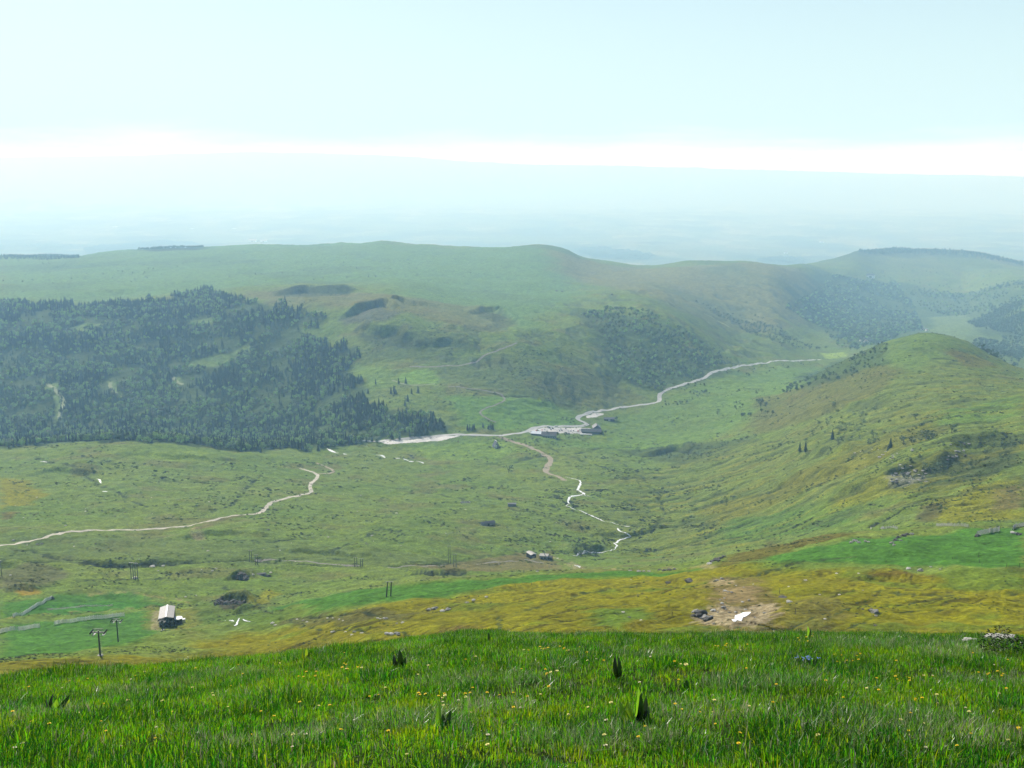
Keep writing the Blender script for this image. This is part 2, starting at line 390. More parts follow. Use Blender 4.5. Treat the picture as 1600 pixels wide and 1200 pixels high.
poly([(1390,738),(1420,735),(1450,748),(1420,760),(1380,752)], lin(.22,.22,.20), 4, 8, 14, .55)
poly([(1130,815),(1240,790),(1340,800),(1330,825),(1200,840),(1120,850)], lin(.07,.165,.03), 10, 14, 40, .6)
poly([(1110,880),(1200,845),(1320,832),(1330,838),(1230,860),(1140,885)], lin(.10,.085,.018), 4, 6, 14, .85)
RSL = soft_poly(hits([(960,740),(1120,700),(1260,660),(1380,600),(1500,560),(1599,560),(1599,810),(1400,800),(1220,850),(1000,870)]), 30, 25, 80)
h0, h1_ = hit(1130, 850), hit(1560, 705)
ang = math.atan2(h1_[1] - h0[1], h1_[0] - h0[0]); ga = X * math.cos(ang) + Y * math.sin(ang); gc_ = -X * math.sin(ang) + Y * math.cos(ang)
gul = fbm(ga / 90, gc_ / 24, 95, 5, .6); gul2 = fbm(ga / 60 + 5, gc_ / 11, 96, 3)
mixin(RSL * sstep(.05, .45, gul) * .6, lin(.055, .070, .028)); mixin(RSL * sstep(.05, .45, -gul) * .6, lin(.16, .165, .02)); mixin(RSL * sstep(.2, .55, gul2) * .5, HEATH_SHADE)
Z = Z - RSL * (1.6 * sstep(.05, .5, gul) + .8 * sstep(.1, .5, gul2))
h0, h1_ = hit(960, 600), hit(1180, 440)
PSL = soft_poly(hits([(700,500),(860,470),(1000,450),(1200,430),(1300,470),(1250,545),(1150,580),(1020,620),(880,640),(780,600),(700,560)]), 60, 40, 120)
pl_ = fbm(X / 55, Y / 160, 97, 4)
mixin(PSL * sstep(.0, .4, pl_) * .6, lin(.055,.075,.035)); Z = Z - PSL * 4.0 * sstep(.0, .45, pl_)
# near shoulder: olive slope
mixin(olive, OLIV)
mixin(olive * sstep(-0.05, 0.6, n1 + n2 * .3) * 0.55, OLIV2)
mixin(olive * sstep(0.1, 0.5, fbm(X / 20, Y / 20, 91, 4)) * 0.3, lin(.11,.085,.012))
mixin(olive * sstep(0.15, 0.6, fbm(X / 28 + 7, Y / 28, 92, 4)) * 0.6, lin(.085,.15,.02))
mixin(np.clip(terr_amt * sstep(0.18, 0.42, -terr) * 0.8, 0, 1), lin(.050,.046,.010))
def add(Pw): return [(a, b, 0) for a, b in Pw]
poly([(420,948),(520,928),(640,915),(800,903),(1000,893),(1110,888),(1000,900),(860,906),(740,922),(620,940),(500,955)], PISTE, 4, 5, 16, .95)
poly([(1190,872),(1300,850),(1345,840),(1500,828),(1600,824),(1600,886),(1480,884),(1330,880),(1220,880)], PISTE, 3, 5, 16, .97)
poly([(1440,895),(1600,892),(1600,925),(1500,922)], lin(.10,.17,.025), 4, 6, 14, .7)
poly([(920,955),(1000,948),(1020,965),(960,985),(925,975)], lin(.09,.17,.025), 3, 4, 10, .75)
poly([(0,940),(120,928),(200,925),(260,945),(290,975),(250,985),(205,1003),(100,1021),(0,1028)], PISTE, 5, 6, 20, .97)
poly([(30,948),(200,940),(230,950),(80,965)], lin(.04,.16,.02), 4, 6, 14, .5)
poly([(0,966),(240,948),(240,953),(0,975)], lin(.16,.18,.04), 2, 4, 10, .5)
poly([(230,945),(310,950),(320,975),(280,985),(225,980)], lin(.16,.15,.03), 3, 5, 10, .6)
poly([(240,955),(256,955),(250,985),(236,985)], lin(.28,.24,.17), 1.5, 3, 6, .6)
poly([(300,935),(400,938),(460,950),(420,975),(330,975)], lin(.07,.12,.022), 4, 6, 12, .7)
poly([(335,938),(360,935),(390,942),(370,950),(345,952)], lin(.06,.055,.045), 1.2, 3, 6, .9)
poly([(390,935),(420,920),(440,928),(400,950)], OLIV, 3, 5, 10, .7)
poly([(440,968),(520,958),(660,958),(640,972),(520,978),(430,978)], lin(.085,.085,.035), 3, 6, 10, .8)
poly([(0,890),(60,880),(110,898),(60,920),(0,925)], lin(.09,.085,.05), 4, 6, 14, .7)
poly([(25,922),(60,920),(64,927),(30,930)], lin(.24,.16,.02), 1.5, 2, 6, .8)
# bare gravel pit on the olive slope
poly([(1095,905),(1180,900),(1190,925),(1225,945),(1215,985),(1120,988),(1085,965),(1110,940)], lin(.15,.12,.055), 4, 6, 10, .75)
mixin(np.zeros(X.shape), OLIV)
PIT = [(1092,958),(1120,945),(1160,948),(1195,940),(1218,948),(1205,965),(1185,980),(1130,980),(1100,975)]
poly(PIT, lin(.28,.235,.165), 1.2, 4.5, 6, .95)
mixin(soft_poly(hits(PIT), 2, 3, 6) * sstep(.0, .35, fbm(X / 2.2, Y / 4, 98, 3)) * .8, lin(.14, .11, .07))
poly([(1110,905),(1140,903),(1150,912),(1120,916)], lin(.30,.24,.16), 1.0, 3, 5, .7)
poly([(1120,920),(1190,915),(1180,940),(1125,942)], lin(.24,.18,.11), 2.0, 5, 5, .6)
poly([(1240,940),(1290,930),(1330,950),(1280,985),(1230,985)], lin(.12,.11,.04), 4, 6, 10, .6)
poly([(1330,898),(1400,893),(1470,900),(1400,905)], lin(.10,.065,.02), 2, 3, 8, .85)
poly([(690,985),(740,975),(760,990),(700,1000)], lin(.12,.085,.04), 3, 4, 8, .8)
# dark ditches, tracks of water and old hedges (photo polylines)
DK = lin(.040, .058, .026)
for pts, w in [([(0,876),(60,878),(200,882),(300,878),(400,874),(480,880),(620,884),(720,880),(830,872)], 3.2),
 ([(20,858),(60,863),(110,874),(150,880),(210,880)], 2.2), ([(400,876),(520,872),(620,878),(760,870),(810,866)], 2.4),
 ([(60,915),(150,905),(230,905),(290,895),(350,892)], 1.6), ([(410,905),(480,912),(560,908),(620,906)], 2.0),
 ([(520,862),(560,845),(595,826),(640,836),(700,850)], 2.2), ([(580,755),(650,765),(700,775),(760,790),(880,815)], 3.0),
 ([(880,862),(850,850),(820,842)], 3.5), ([(745,725),(800,724),(850,712)], 5), ([(900,708),(930,702),(980,698),(1080,700),(1180,690)], 7),
 ([(1220,845),(1300,818),(1370,800),(1450,775)], 1.8), ([(1360,822),(1400,802),(1450,780)], 1.6), ([(1400,760),(1480,750),(1560,735)], 2.4),
 ([(1180,830),(1280,805),(1380,790)], 1.4), ([(990,845),(1020,830),(1040,800),(1030,770),(1000,740),(960,715)], 3.2),
 ([(860,790),(900,800),(1000,822),(1080,818)], 2.6), ([(930,800),(990,795),(1040,790)], 3), ([(1120,530),(1180,545),(1250,558)], 8),
 ([(940,835),(1000,855),(1100,850),(1180,835)], 2.0), ([(300,835),(400,845),(480,843)], 1.8), ([(400,745),(360,790),(330,800)], 2.4),
 ([(20,845),(60,842),(100,830)], 2), ([(0,690),(60,690),(150,684)], 6), ([(730,608),(790,620),(840,622)], 4),
 ([(250,750),(330,752),(390,745)], 4), ([(58,716),(130,735),(160,760),(230,792)], 2.2), ([(860,700),(960,735),(1050,745)], 3),
 ([(900,620),(915,630),(930,640)], 9), ([(1200,690),(1280,680),(1400,672),(1500,674),(1599,670)], 2.5), ([(1460,560),(1500,562)], 7),
 ([(440,968),(520,985),(640,993),(690,990)], 1.2), ([(880,970),(990,955),(1060,948)], 1.0), ([(1370,922),(1480,930),(1599,925)], 1.2),
 ([(70,952),(170,946)], 1.3), ([(700,1000),(780,965),(900,930),(1000,915)], .8), ([(1230,985),(1330,950),(1470,935)], .6),
 ([(1300,990),(1380,955),(1560,945)], .7), ([(1150,905),(1240,880),(1330,870)], .8), ([(340,915),(400,930),(440,955)], 1.6)]:
    stroke(pts, w, DK, .9, wob=w * 1.2, broken=.22, carve=min(w * .3, 1.6))
for pts, w in [([(0,876),(60,878),(200,882),(300,879),(400,875)], 2.6), ([(400,877),(480,881),(620,886),(700,880),(800,879)], 2.4), ([(20,858),(60,863),(110,874),(150,880),(210,880)], 2.0),
 ([(640,898),(690,898),(730,896)], 5), ([(700,892),(760,897),(800,898)], 3), ([(440,968),(520,962),(640,960)], 2.0), ([(1000,712),(1060,703),(1110,706)], 5), ([(1400,758),(1480,748),(1560,733)], 2.5), ([(1360,822),(1400,803),(1450,778)], 1.3)]:
    stroke(pts, w, lin(.030,.040,.022), .95, wob=w, broken=.12, carve=w * .35)
for pts, w, c, a in [([(0,968),(100,958),(200,950),(236,948)], 2.0, lin(.22,.19,.08), .6), ([(140,930),(200,925),(260,935),(300,945)], 1.6, lin(.24,.2,.1), .55),
 ([(302,826),(310,838),(330,846)], 7, DIRT, .6), ([(265,838),(300,830),(340,815),(370,805)], 9, BROWN, .7), ([(1220,725),(1300,690),(1360,660)], 4, lin(.16,.17,.05), .6),
 ([(860,868),(890,880),(960,888),(1050,889),(1110,886)], 2.2, lin(.26,.22,.14), .7), ([(0,400),(120,398)], 60, FORF, .6), ([(1180,450),(1240,475),(1260,500)], 14, BROWN, .5)]:
    stroke(pts, w, c, a, wob=w * .7, broken=.3)
# forest floors
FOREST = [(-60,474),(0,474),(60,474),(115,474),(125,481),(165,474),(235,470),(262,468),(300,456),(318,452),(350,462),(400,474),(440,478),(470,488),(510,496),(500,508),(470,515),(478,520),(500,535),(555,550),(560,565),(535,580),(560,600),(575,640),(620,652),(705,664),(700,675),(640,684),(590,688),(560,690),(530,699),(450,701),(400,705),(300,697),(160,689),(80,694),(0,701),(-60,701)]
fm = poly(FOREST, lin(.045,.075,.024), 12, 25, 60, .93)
CLEAR = [[(290,570),(310,560),(360,552),(390,536),(400,545),(340,572),(300,576)], [(290,500),(330,496),(335,506),(300,510)], [(110,512),(135,503),(150,506),(170,504),(150,513),(125,520)], [(65,600),(90,598),(100,640),(95,658),(85,655),(90,630),(72,612)], [(168,596),(178,596),(186,612),(196,622),(186,622),(172,610)], [(268,588),(285,590),(280,594),(288,602),(283,603),(272,594)],[(470,521),(500,512),(530,528),(510,533)]]
for q in CLEAR: poly(q, lin(.12,.19,.05), 4, 5, 30, .9)
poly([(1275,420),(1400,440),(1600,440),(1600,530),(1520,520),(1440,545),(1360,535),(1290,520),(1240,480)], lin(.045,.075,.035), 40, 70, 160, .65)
poly([(1455,495),(1510,490),(1530,520),(1560,545),(1530,545),(1480,525)], lin(.13,.19,.075), 20, 25, 100, .8)
poly([(1282,552),(1318,550),(1322,557),(1290,560)], lin(.25,.36,.06), 8, 5, 30, .9)
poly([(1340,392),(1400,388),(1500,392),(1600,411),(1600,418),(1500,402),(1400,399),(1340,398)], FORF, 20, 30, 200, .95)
# far lowlands: a patchwork of fields, woods and pale strips
fp = np.clip((Y - 6500) / 1500, 0, 1)
cx = np.floor(X / 420 + 0.6 * gnoise(X / 900, Y / 900, 81)); cy = np.floor(Y / 700 + 0.6 * gnoise(X / 900, Y / 900, 82))
hh = (_hash(cx, cy, 83) / 4294967296.0)
fc = lin(.09,.13,.05)[None, None] * (1 - hh[..., None]) + lin(.20,.21,.12)[None, None] * (hh[..., None] ** 2)
C = C * (1 - fp[..., None]) + fc * fp[..., None]
mixin(fp * sstep(-0.05, 0.25, fbm(X / 1300, Y / 1800, 84, 5, .6)) * .92, lin(.03,.055,.03))
mixin(np.clip((Y - 28000) / 4000, 0, 1), lin(.05, .08, .05))
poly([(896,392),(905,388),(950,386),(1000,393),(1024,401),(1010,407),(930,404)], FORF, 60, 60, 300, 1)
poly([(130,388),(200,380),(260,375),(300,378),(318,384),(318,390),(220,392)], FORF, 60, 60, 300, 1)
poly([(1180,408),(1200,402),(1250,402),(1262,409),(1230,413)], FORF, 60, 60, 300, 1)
# meadow soil
mixin(1 - sstep(42, 70, Y), MEAD)
# overall natural variation
mixin(sstep(0.25, 0.7, nbig) * .2 * (Y > 150), DULL)
C *= (1 + (0.30 * n3 + 0.22 * n2) * (1 - .55 * olive))[..., None].clip(.45, 1.7)
C *= (1 + 0.25 * fbm(X / 2.6, Y / 2.6, 65, 2) * np.clip((1500 - Y) / 800, 0, 1))[..., None]
PM = np.zeros(X.shape); HM = np.zeros(X.shape)
for a_, b_ in ((PISTE, 'p'), (HEATH_SHADE, 'h')):
    dd = np.abs(C - a_).sum(-1) / (np.sum(a_) + .02)
    if b_ == 'p': PM = np.where((dd < .55) & (C[..., 1] > 1.9 * C[..., 0]) & (Y < 700), 1, 0)
    else: HM = np.clip(1.2 - dd * 1.6, 0, 1)
FM = fm
C = C * .80 * np.array([1.02, 1.0, .82])
C = C.clip(.006, .8)

# ------------------------------------------------------------------ materials
def mat(name, col=(.5, .5, .5), rough=.8, spec=.3, metal=0.0, noise=0.0, nscale=5.0, bump=0.0, transl=0.0, rnd=0.0, tcol=None):
    m = bpy.data.materials.new(name); m.use_nodes = True
    N, L = m.node_tree.nodes, m.node_tree.links
    b = N['Principled BSDF']; out = N['Material Output']
    b.inputs['Roughness'].default_value = rough; b.inputs['Specular IOR Level'].default_value = spec; b.inputs['Metallic'].default_value = metal
    src = None
    rgb = N.new('ShaderNodeRGB'); rgb.outputs[0].default_value = (*col, 1); src = rgb.outputs[0]
    if noise or bump:
        t = N.new('ShaderNodeTexCoord'); nz = N.new('ShaderNodeTexNoise'); nz.inputs['Scale'].default_value = nscale; nz.inputs['Detail'].default_value = 5
        L.new(t.outputs['Object'], nz.inputs['Vector'])
        if noise:
            mr = N.new('ShaderNodeMapRange'); mr.inputs[1].default_value = .25; mr.inputs[2].default_value = .75
            mr.inputs[3].default_value = 1 - noise; mr.inputs[4].default_value = 1 + noise; L.new(nz.outputs[0], mr.inputs[0])
            mx = N.new('ShaderNodeVectorMath'); mx.operation = 'SCALE'; L.new(src, mx.inputs[0]); L.new(mr.outputs[0], mx.inputs['Scale']); src = mx.outputs[0]
        if bump:
            bp = N.new('ShaderNodeBump'); bp.inputs['Strength'].default_value = 1; bp.inputs['Distance'].default_value = bump
            L.new(nz.outputs[0], bp.inputs['Height']); L.new(bp.outputs[0], b.inputs['Normal'])
    if rnd:
        oi = N.new('ShaderNodeObjectInfo'); mr = N.new('ShaderNodeMapRange'); mr.inputs[3].default_value = 1 - rnd; mr.inputs[4].default_value = 1 + rnd
        L.new(oi.outputs['Random'], mr.inputs[0])
        mx = N.new('ShaderNodeVectorMath'); mx.operation = 'SCALE'; L.new(src, mx.inputs[0]); L.new(mr.outputs[0], mx.inputs['Scale']); src = mx.outputs[0]
    L.new(src, b.inputs['Base Color'])
    if transl:
        tr = N.new('ShaderNodeBsdfTranslucent'); ms = N.new('ShaderNodeMixShader'); ms.inputs[0].default_value = transl
        if tcol: tr.inputs[0].default_value = (*tcol, 1)
        else: L.new(src, tr.inputs[0])
        L.new(b.outputs[0], ms.inputs[1]); L.new(tr.outputs[0], ms.inputs[2]); L.new(ms.outputs[0], out.inputs[0])
    return m

def ground_mat():
    m = bpy.data.materials.new('ground_cover'); m.use_nodes = True
    N, L = m.node_tree.nodes, m.node_tree.links
    b = N['Principled BSDF']; b.inputs['Roughness'].default_value = .95; b.inputs['Specular IOR Level'].default_value = .03
    at = N.new('ShaderNodeAttribute'); at.attribute_name = 'cover'
    t = N.new('ShaderNodeTexCoord')
    def noise(s, d, lo, hi, a=.3, b_=.7, r=.6):
        n = N.new('ShaderNodeTexNoise'); n.inputs['Scale'].default_value = s; n.inputs['Detail'].default_value = d; n.inputs['Roughness'].default_value = r
        L.new(t.outputs['Object'], n.inputs['Vector'])
        k = N.new('ShaderNodeMapRange'); k.inputs[1].default_value = a; k.inputs[2].default_value = b_; k.inputs[3].default_value = lo; k.inputs[4].default_value = hi
        L.new(n.outputs[0], k.inputs[0]); return n, k.outputs[0]
    src = at.outputs['Color']
    n1, k1 = noise(.55, 4, .62, 1.42)       # tussocks about two metres
    n2, k2 = noise(.09, 5, .78, 1.22)       # patches about ten metres
    n3, k3 = noise(3.5, 3, .75, 1.25)
    for k in (k1, k2, k3):
        mx = N.new('ShaderNodeVectorMath'); mx.operation = 'SCALE'; L.new(src, mx.inputs[0]); L.new(k, mx.inputs['Scale']); src = mx.outputs[0]
    # scattered dark shrublets and stones
    v = N.new('ShaderNodeTexVoronoi'); v.inputs['Scale'].default_value = .16; v.inputs['Randomness'].default_value = 1
    L.new(t.outputs['Object'], v.inputs['Vector'])
    k = N.new('ShaderNodeMapRange'); k.inputs[1].default_value = .08; k.inputs[2].default_value = .28; k.inputs[3].default_value = 1; k.inputs[4].default_value = 0
    L.new(v.outputs['Distance'], k.inputs[0])
    n4, k4 = noise(.018, 4, 0, 1, .50, .62)
    mu = N.new('ShaderNodeMath'); mu.operation = 'MULTIPLY'; L.new(k.outputs[0], mu.inputs[0]); L.new(k4, mu.inputs[1])
    mu2 = N.new('ShaderNodeMath'); mu2.operation = 'MULTIPLY'; mu2.inputs[1].default_value = .75; L.new(mu.outputs[0], mu2.inputs[0])
    mx = N.new('ShaderNodeMixRGB'); L.new(mu2.outputs[0], mx.inputs[0]); L.new(src, mx.inputs[1]); mx.inputs[2].default_value = (.035, .055, .02, 1)
    L.new(mx.outputs[0], b.inputs['Base Color'])
    bp = N.new('ShaderNodeBump'); bp.inputs['Strength'].default_value = .8; bp.inputs['Distance'].default_value = .9
    L.new(n1.outputs[0], bp.inputs['Height'])
    bp2 = N.new('ShaderNodeBump'); bp2.inputs['Strength'].default_value = .7; bp2.inputs['Distance'].default_value = 4.0
    L.new(n2.outputs[0], bp2.inputs['Height']); L.new(bp2.outputs[0], bp.inputs['Normal'])
    L.new(bp.outputs[0], b.inputs['Normal'])
    return m

# ------------------------------------------------------------------ the ground sheet
def grid_mesh(name, X, Y, Z):
    nr, nc = X.shape
    co = np.stack([X, Y, Z], -1).reshape(-1, 3)
    i = np.arange(nr * nc).reshape(nr, nc)
    f = np.stack([i[:-1, :-1], i[:-1, 1:], i[1:, 1:], i[1:, :-1]], -1).reshape(-1, 4)
    me = bpy.data.meshes.new(name)
    me.vertices.add(len(co)); me.vertices.foreach_set('co', co.ravel().astype(np.float32))
    me.loops.add(f.size); me.loops.foreach_set('vertex_index', f.ravel().astype(np.int32))
    me.polygons.add(len(f)); me.polygons.foreach_set('loop_start', (np.arange(len(f)) * 4).astype(np.int32))
    me.update(calc_edges=True); me.shade_smooth()
    return me
gme = grid_mesh('ground', X, Y, Z)
ca = gme.color_attributes.new('cover', 'FLOAT_COLOR', 'POINT')
ca.data.foreach_set('color', np.concatenate([C, np.ones(C.shape[:2] + (1,))], -1).reshape(-1).astype(np.float32))
gme.materials.append(ground_mat())
ground = bpy.data.objects.new('ground', gme); COL.objects.link(ground); ground['kind'] = 'structure'

# height lookup on the very sheet
RS = 1
_tree = None
def tree():
    global _tree
    if _tree is None:
        dg = bpy.context.evaluated_depsgraph_get()
        _tree = BVHTree.FromObject(ground, dg)
    return _tree
def H(x, y):
    r = tree().ray_cast(Vector((x, y, 3000)), Vector((0, 0, -1)))
    return r[0].z if r[0] is not None else 0.0
def at(u, v, dz=0.0):
    x, y, z = hit(u, v)
    return Vector((x, y, H(x, y) + dz))

# ------------------------------------------------------------------ object helpers
def tag(o, label=None, cat=None, group=None, kind=None):
    if label: o['label'] = label
    if cat: o['category'] = cat
    if group: o['group'] = group
    if kind: o['kind'] = kind
    return o
def empty(name, loc, label, cat, group=None, rz=0.0):
    o = bpy.data.objects.new(name, None); o.location = loc; o.rotation_euler = (0, 0, rz); o.empty_display_size = .5
    COL.objects.link(o); return tag(o, label, cat, group)
def link(name, me, parent=None, loc=None, rz=None):
    o = bpy.data.objects.new(name, me); COL.objects.link(o)
    if parent is not None: o.parent = parent
    if loc is not None: o.location = loc
    if rz is not None: o.rotation_euler = (0, 0, rz)
    return o
class MB:
    """collects simple solids into one mesh"""
    def __init__(s): s.v = []; s.f = []; s.mi = []; s.cur = 0
    def face(s, pts):
        n = len(s.v); s.v += [tuple(p) for p in pts]; s.f.append(tuple(range(n, n + len(pts)))); s.mi.append(s.cur)
    def add(s, vs, fs):
        n = len(s.v); s.v += [tuple(p) for p in vs]
        for f in fs: s.f.append(tuple(n + i for i in f)); s.mi.append(s.cur)
    def box(s, x0, x1, y0, y1, z0, z1, M=None):
        vs = [Vector((x, y, z)) for z in (z0, z1) for x, y in ((x0, y0), (x1, y0), (x1, y1), (x0, y1))]
        if M is not None: vs = [M @ v for v in vs]
        s.add(vs, [(3,2,1,0), (4,5,6,7), (0,1,5,4), (1,2,6,5), (2,3,7,6), (3,0,4,7)])
    def tube(s, a, b, r0, r1=None, n=8):
        a, b = Vector(a), Vector(b); r1 = r0 if r1 is None else r1
        d = (b - a).normalized(); q = d.to_track_quat('Z', 'Y')
        vs = [a + q @ Vector((math.cos(t) * r0, math.sin(t) * r0, 0)) for t in [2 * math.pi * k / n for k in range(n)]]
        vs += [b + q @ Vector((math.cos(t) * r1, math.sin(t) * r1, 0)) for t in [2 * math.pi * k / n for k in range(n)]]
        s.add(vs, [(k, (k+1) % n, n + (k+1) % n, n + k) for k in range(n)] + [tuple(range(n-1, -1, -1)), tuple(range(n, 2*n))])
    def prism(s, poly, z0, z1, M=None):
        n = len(poly); vs = [Vector((p[0], p[1], z0)) for p in poly] + [Vector((p[0], p[1], z1)) for p in poly]
        if M is not None: vs = [M @ v for v in vs]
        s.add(vs, [(k, (k+1) % n, n + (k+1) % n, n + k) for k in range(n)] + [tuple(range(n-1, -1, -1)), tuple(range(n, 2*n))])
    def mesh(s, name, mats, smooth=False):
        me = bpy.data.meshes.new(name); me.from_pydata(s.v, [], s.f)
        for m in (mats if isinstance(mats, (list, tuple)) else [mats]): me.materials.append(m)
        me.polygons.foreach_set('material_index', s.mi)
        if smooth: me.shade_smooth()
        me.update(); return me
    def build(s, name, mats, parent=None, smooth=False, loc=None, rz=None):
        return link(name, s.mesh(name, mats, smooth), parent, loc, rz)
def copy_tree(o, parent=None):
    c = o.copy(); COL.objects.link(c); c.parent = parent
    for ch in list(o.children): copy_tree(ch, c)
    return c

# ------------------------------------------------------------------ shared materials
M_ASPH = mat('pale_worn_asphalt', (.29, .29, .275), .45, .5, noise=.12, nscale=.4)
M_GRAV = mat('pale_gravel', (.42, .41, .385), .6, .4, noise=.15, nscale=.5)
M_DIRT = mat('trodden_earth', (.25, .215, .155), .95, .1, noise=.3, nscale=.6)
M_DIRTP = mat('pale_chalky_track', (.34, .315, .255), .9, .2, noise=.45, nscale=.12)
M_TRKH = mat('grey_hill_track', (.17, .165, .135), .95, .1, noise=.3, nscale=.3)
M_TRKG = mat('grassy_forest_track', (.19, .22, .11), .95, .1, noise=.25, nscale=.3)
M_WATER = mat('glint_white_water', (.80, .82, .84), .18, .8, noise=.1, nscale=2, bump=.15)  # white base colour paints the sun glint on the stream
M_SNOW = mat('old_snow', (.85, .86, .88), .6, .3, noise=.06, nscale=1.5, bump=.06)
M_WHITE = mat('white_paint', (.78, .78, .76), .45, .4, noise=.05, nscale=2)
M_ROOFG = mat('pale_sheet_roof', (.27, .255, .235), .6, .3, noise=.15, nscale=1.2)
M_DARKR = mat('dark_slate_roof', (.055, .06, .075), .6, .4, noise=.25, nscale=.8)
M_WOOD = mat('weathered_grey_wood', (.34, .34, .32), .85, .2, noise=.3, nscale=3)
M_WOODD = mat('dark_stained_wood', (.05, .045, .04), .8, .2, noise=.3, nscale=2)
M_STEEL = mat('galvanised_steel', (.20, .21, .21), .45, .5, metal=.3, noise=.15, nscale=2)
M_STEELD = mat('dark_green_painted_steel', (.035, .045, .045), .5, .5, noise=.15, nscale=2)
M_GLASS = mat('dark_window_glass', (.02, .03, .035), .08, .8)
M_STONE = mat('grey_stone_wall', (.27, .26, .24), .9, .2, noise=.3, nscale=1.5, bump=.05)
M_ROCK = mat('lichen_grey_rock', (.24, .235, .215), .9, .2, noise=.4, nscale=1.1, bump=.25)
M_ROCKP = mat('pale_rock', (.36, .35, .31), .85, .25, noise=.3, nscale=2.0, bump=.05)
M_ROCKD = mat('dark_basalt', (.085, .082, .075), .9, .2, noise=.45, nscale=.9, bump=.4)
M_RUBBER = mat('black_rubber', (.015, .015, .015), .8, .2)
M_BARK = mat('bark', (.10, .08, .06), .95, .1)
M_SPR = mat('spruce_needles', (.014, .036, .016), .75, .25, rnd=.35, noise=.35, nscale=1.2, transl=.12)
M_SPRY = mat('young_spruce_needles', (.030, .072, .024), .75, .25, rnd=.35, noise=.35, nscale=1.2, transl=.15)
M_LEAF = mat('spring_leaves', (.15, .27, .06), .6, .3, rnd=.35, noise=.35, nscale=1.0, transl=.35)
M_LEAFD = mat('dark_leaves', (.045, .085, .030), .6, .3, rnd=.35, noise=.35, nscale=1.0, transl=.25)

# ------------------------------------------------------------------ roads, tracks and water: strips lying on the ground
def resample(P, step):
    P = [Vector((p[0], p[1], 0)) for p in P]
    # Catmull-Rom through the points
    Q = []
    for i in range(len(P) - 1):
        p0 = P[max(i-1, 0)]; p1 = P[i]; p2 = P[i+1]; p3 = P[min(i+2, len(P)-1)]
        n = max(2, int((p2 - p1).length / step))
        for k in range(n):
            t = k / n
            a = (2*p1 + (p2-p0)*t + (2*p0-5*p1+4*p2-p3)*t*t + (3*p1-p0-3*p2+p3)*t**3) * .5
            Q.append(a)
    Q.append(P[-1]); return Q
def strip(name, uv, wid, m, lift=.12, rough=.0, seed=0, step=None, pts=None, taper=False):
    P = pts if pts is not None else hits(uv)
    Q = resample(P, step or max(wid * .6, 1.5))
    vs, fs = [], []; rnd = random.Random(seed)
    n = len(Q); NS = 4
    for i, q in enumerate(Q):
        d = (Q[min(i+1, n-1)] - Q[max(i-1, 0)]).normalized(); nn = Vector((-d.y, d.x, 0))
        w = wid * .5
        if taper: w *= .25 + .75 * math.sin(math.pi * (i + .3) / (n - .4))
        wl_, wr_ = w * (1 + rough * rnd.uniform(-1, 1)), w * (1 + rough * rnd.uniform(-1, 1))
        for k in range(NS + 1):
            o = -wl_ + (wl_ + wr_) * k / NS
            p = q + nn * o; vs.append((p.x, p.y, H(p.x, p.y) + lift))
    for i in range(n - 1):
        for k in range(NS):
            a = i * (NS+1) + k; fs.append((a, a+1, a+NS+2, a+NS+1))
    me = bpy.data.meshes.new(name); me.from_pydata(vs, [], fs); me.materials.append(m); me.update()
    # faces up
    if me.polygons and me.polygons[0].normal.z < 0: me.flip_normals()
    o = link(name, me); o['kind'] = 'structure'; return o
def patch(name, uv, m, lift=.1, pts=None, step=None, solid=0.0):
    """a flat-lying area filled with a grid that follows the ground"""
    P = pts if pts is not None else hits(uv)
    xs = [p[0] for p in P]; ys = [p[1] for p in P]
    st = step or max((max(xs) - min(xs)) / 60, .5)
    gx = np.arange(min(xs), max(xs) + st, st); gy = np.arange(min(ys), max(ys) + st, st)
    A, B = np.meshgrid(gx, gy); ins = inside(A, B, P).astype(int)
    vs, fs, idx = [], [], {}
    def vid(i, j):
        if (i, j) not in idx:
            x, y = A[i, j], B[i, j]; idx[(i, j)] = len(vs); vs.append((x, y, H(x, y) + lift))
        return idx[(i, j)]
    for i in range(A.shape[0] - 1):
        for j in range(A.shape[1] - 1):
            if ins[i, j] + ins[i+1, j] + ins[i, j+1] + ins[i+1, j+1] >= 3:
                fs.append((vid(i, j), vid(i, j+1), vid(i+1, j+1), vid(i+1, j)))
    me = bpy.data.meshes.new(name); me.from_pydata(vs, [], fs); me.materials.append(m); me.update()
    return link(name, me)
strip('road', [(515,684),(560,688),(592,690),(650,684),(700,679.5),(740,679.5),(780,681),(815,676.5),(835,668.5),(850,666),(880,666),(908,666),(917,663),(905,657),(903,653),(912,648),(940,640.5),(975,636),(1020,630),(1030,626),(1033,614),(1060,603),(1080,598),(1100,590),(1130,578),(1150,573),(1200,566.5),(1240,564),(1282,562)], 8.5, M_ASPH, .35)
a_ = patch('parking_strip', [(594,691),(602,694.5),(650,692),(702,685.5),(722,681),(700,680.5),(690,682),(640,688)], M_GRAV, .30, step=2.5); a_['kind'] = 'structure'
a_ = patch('car_park', [(824,673),(836,670),(850,668),(905,668),(921,669),(928,672),(925,678),(905,678),(880,677),(850,679),(828,677)], M_GRAV, .30, step=2.5); a_['kind'] = 'structure'
a_ = patch('roadside_lay_by', [(914,651),(925,646),(940,645),(944,647),(930,652),(918,654)], M_GRAV, .45, step=2.5); a_['kind'] = 'structure'
strip('dirt_track', [(-5,854),(30,849),(60,842),(90,834),(120,830.5),(200,828),(250,826),(290,822.5),(340,811),(400,803),(415,795),(425,785),(460,776),(485,770),(485,758),(496,745),(491,738.6),(469,732)], 4.6, M_DIRTP, .15, .22)
strip('dirt_track', [(494,723),(515,732),(521,737.6),(512,740),(497,741)], 4.0, M_DIRT, .15, .25)
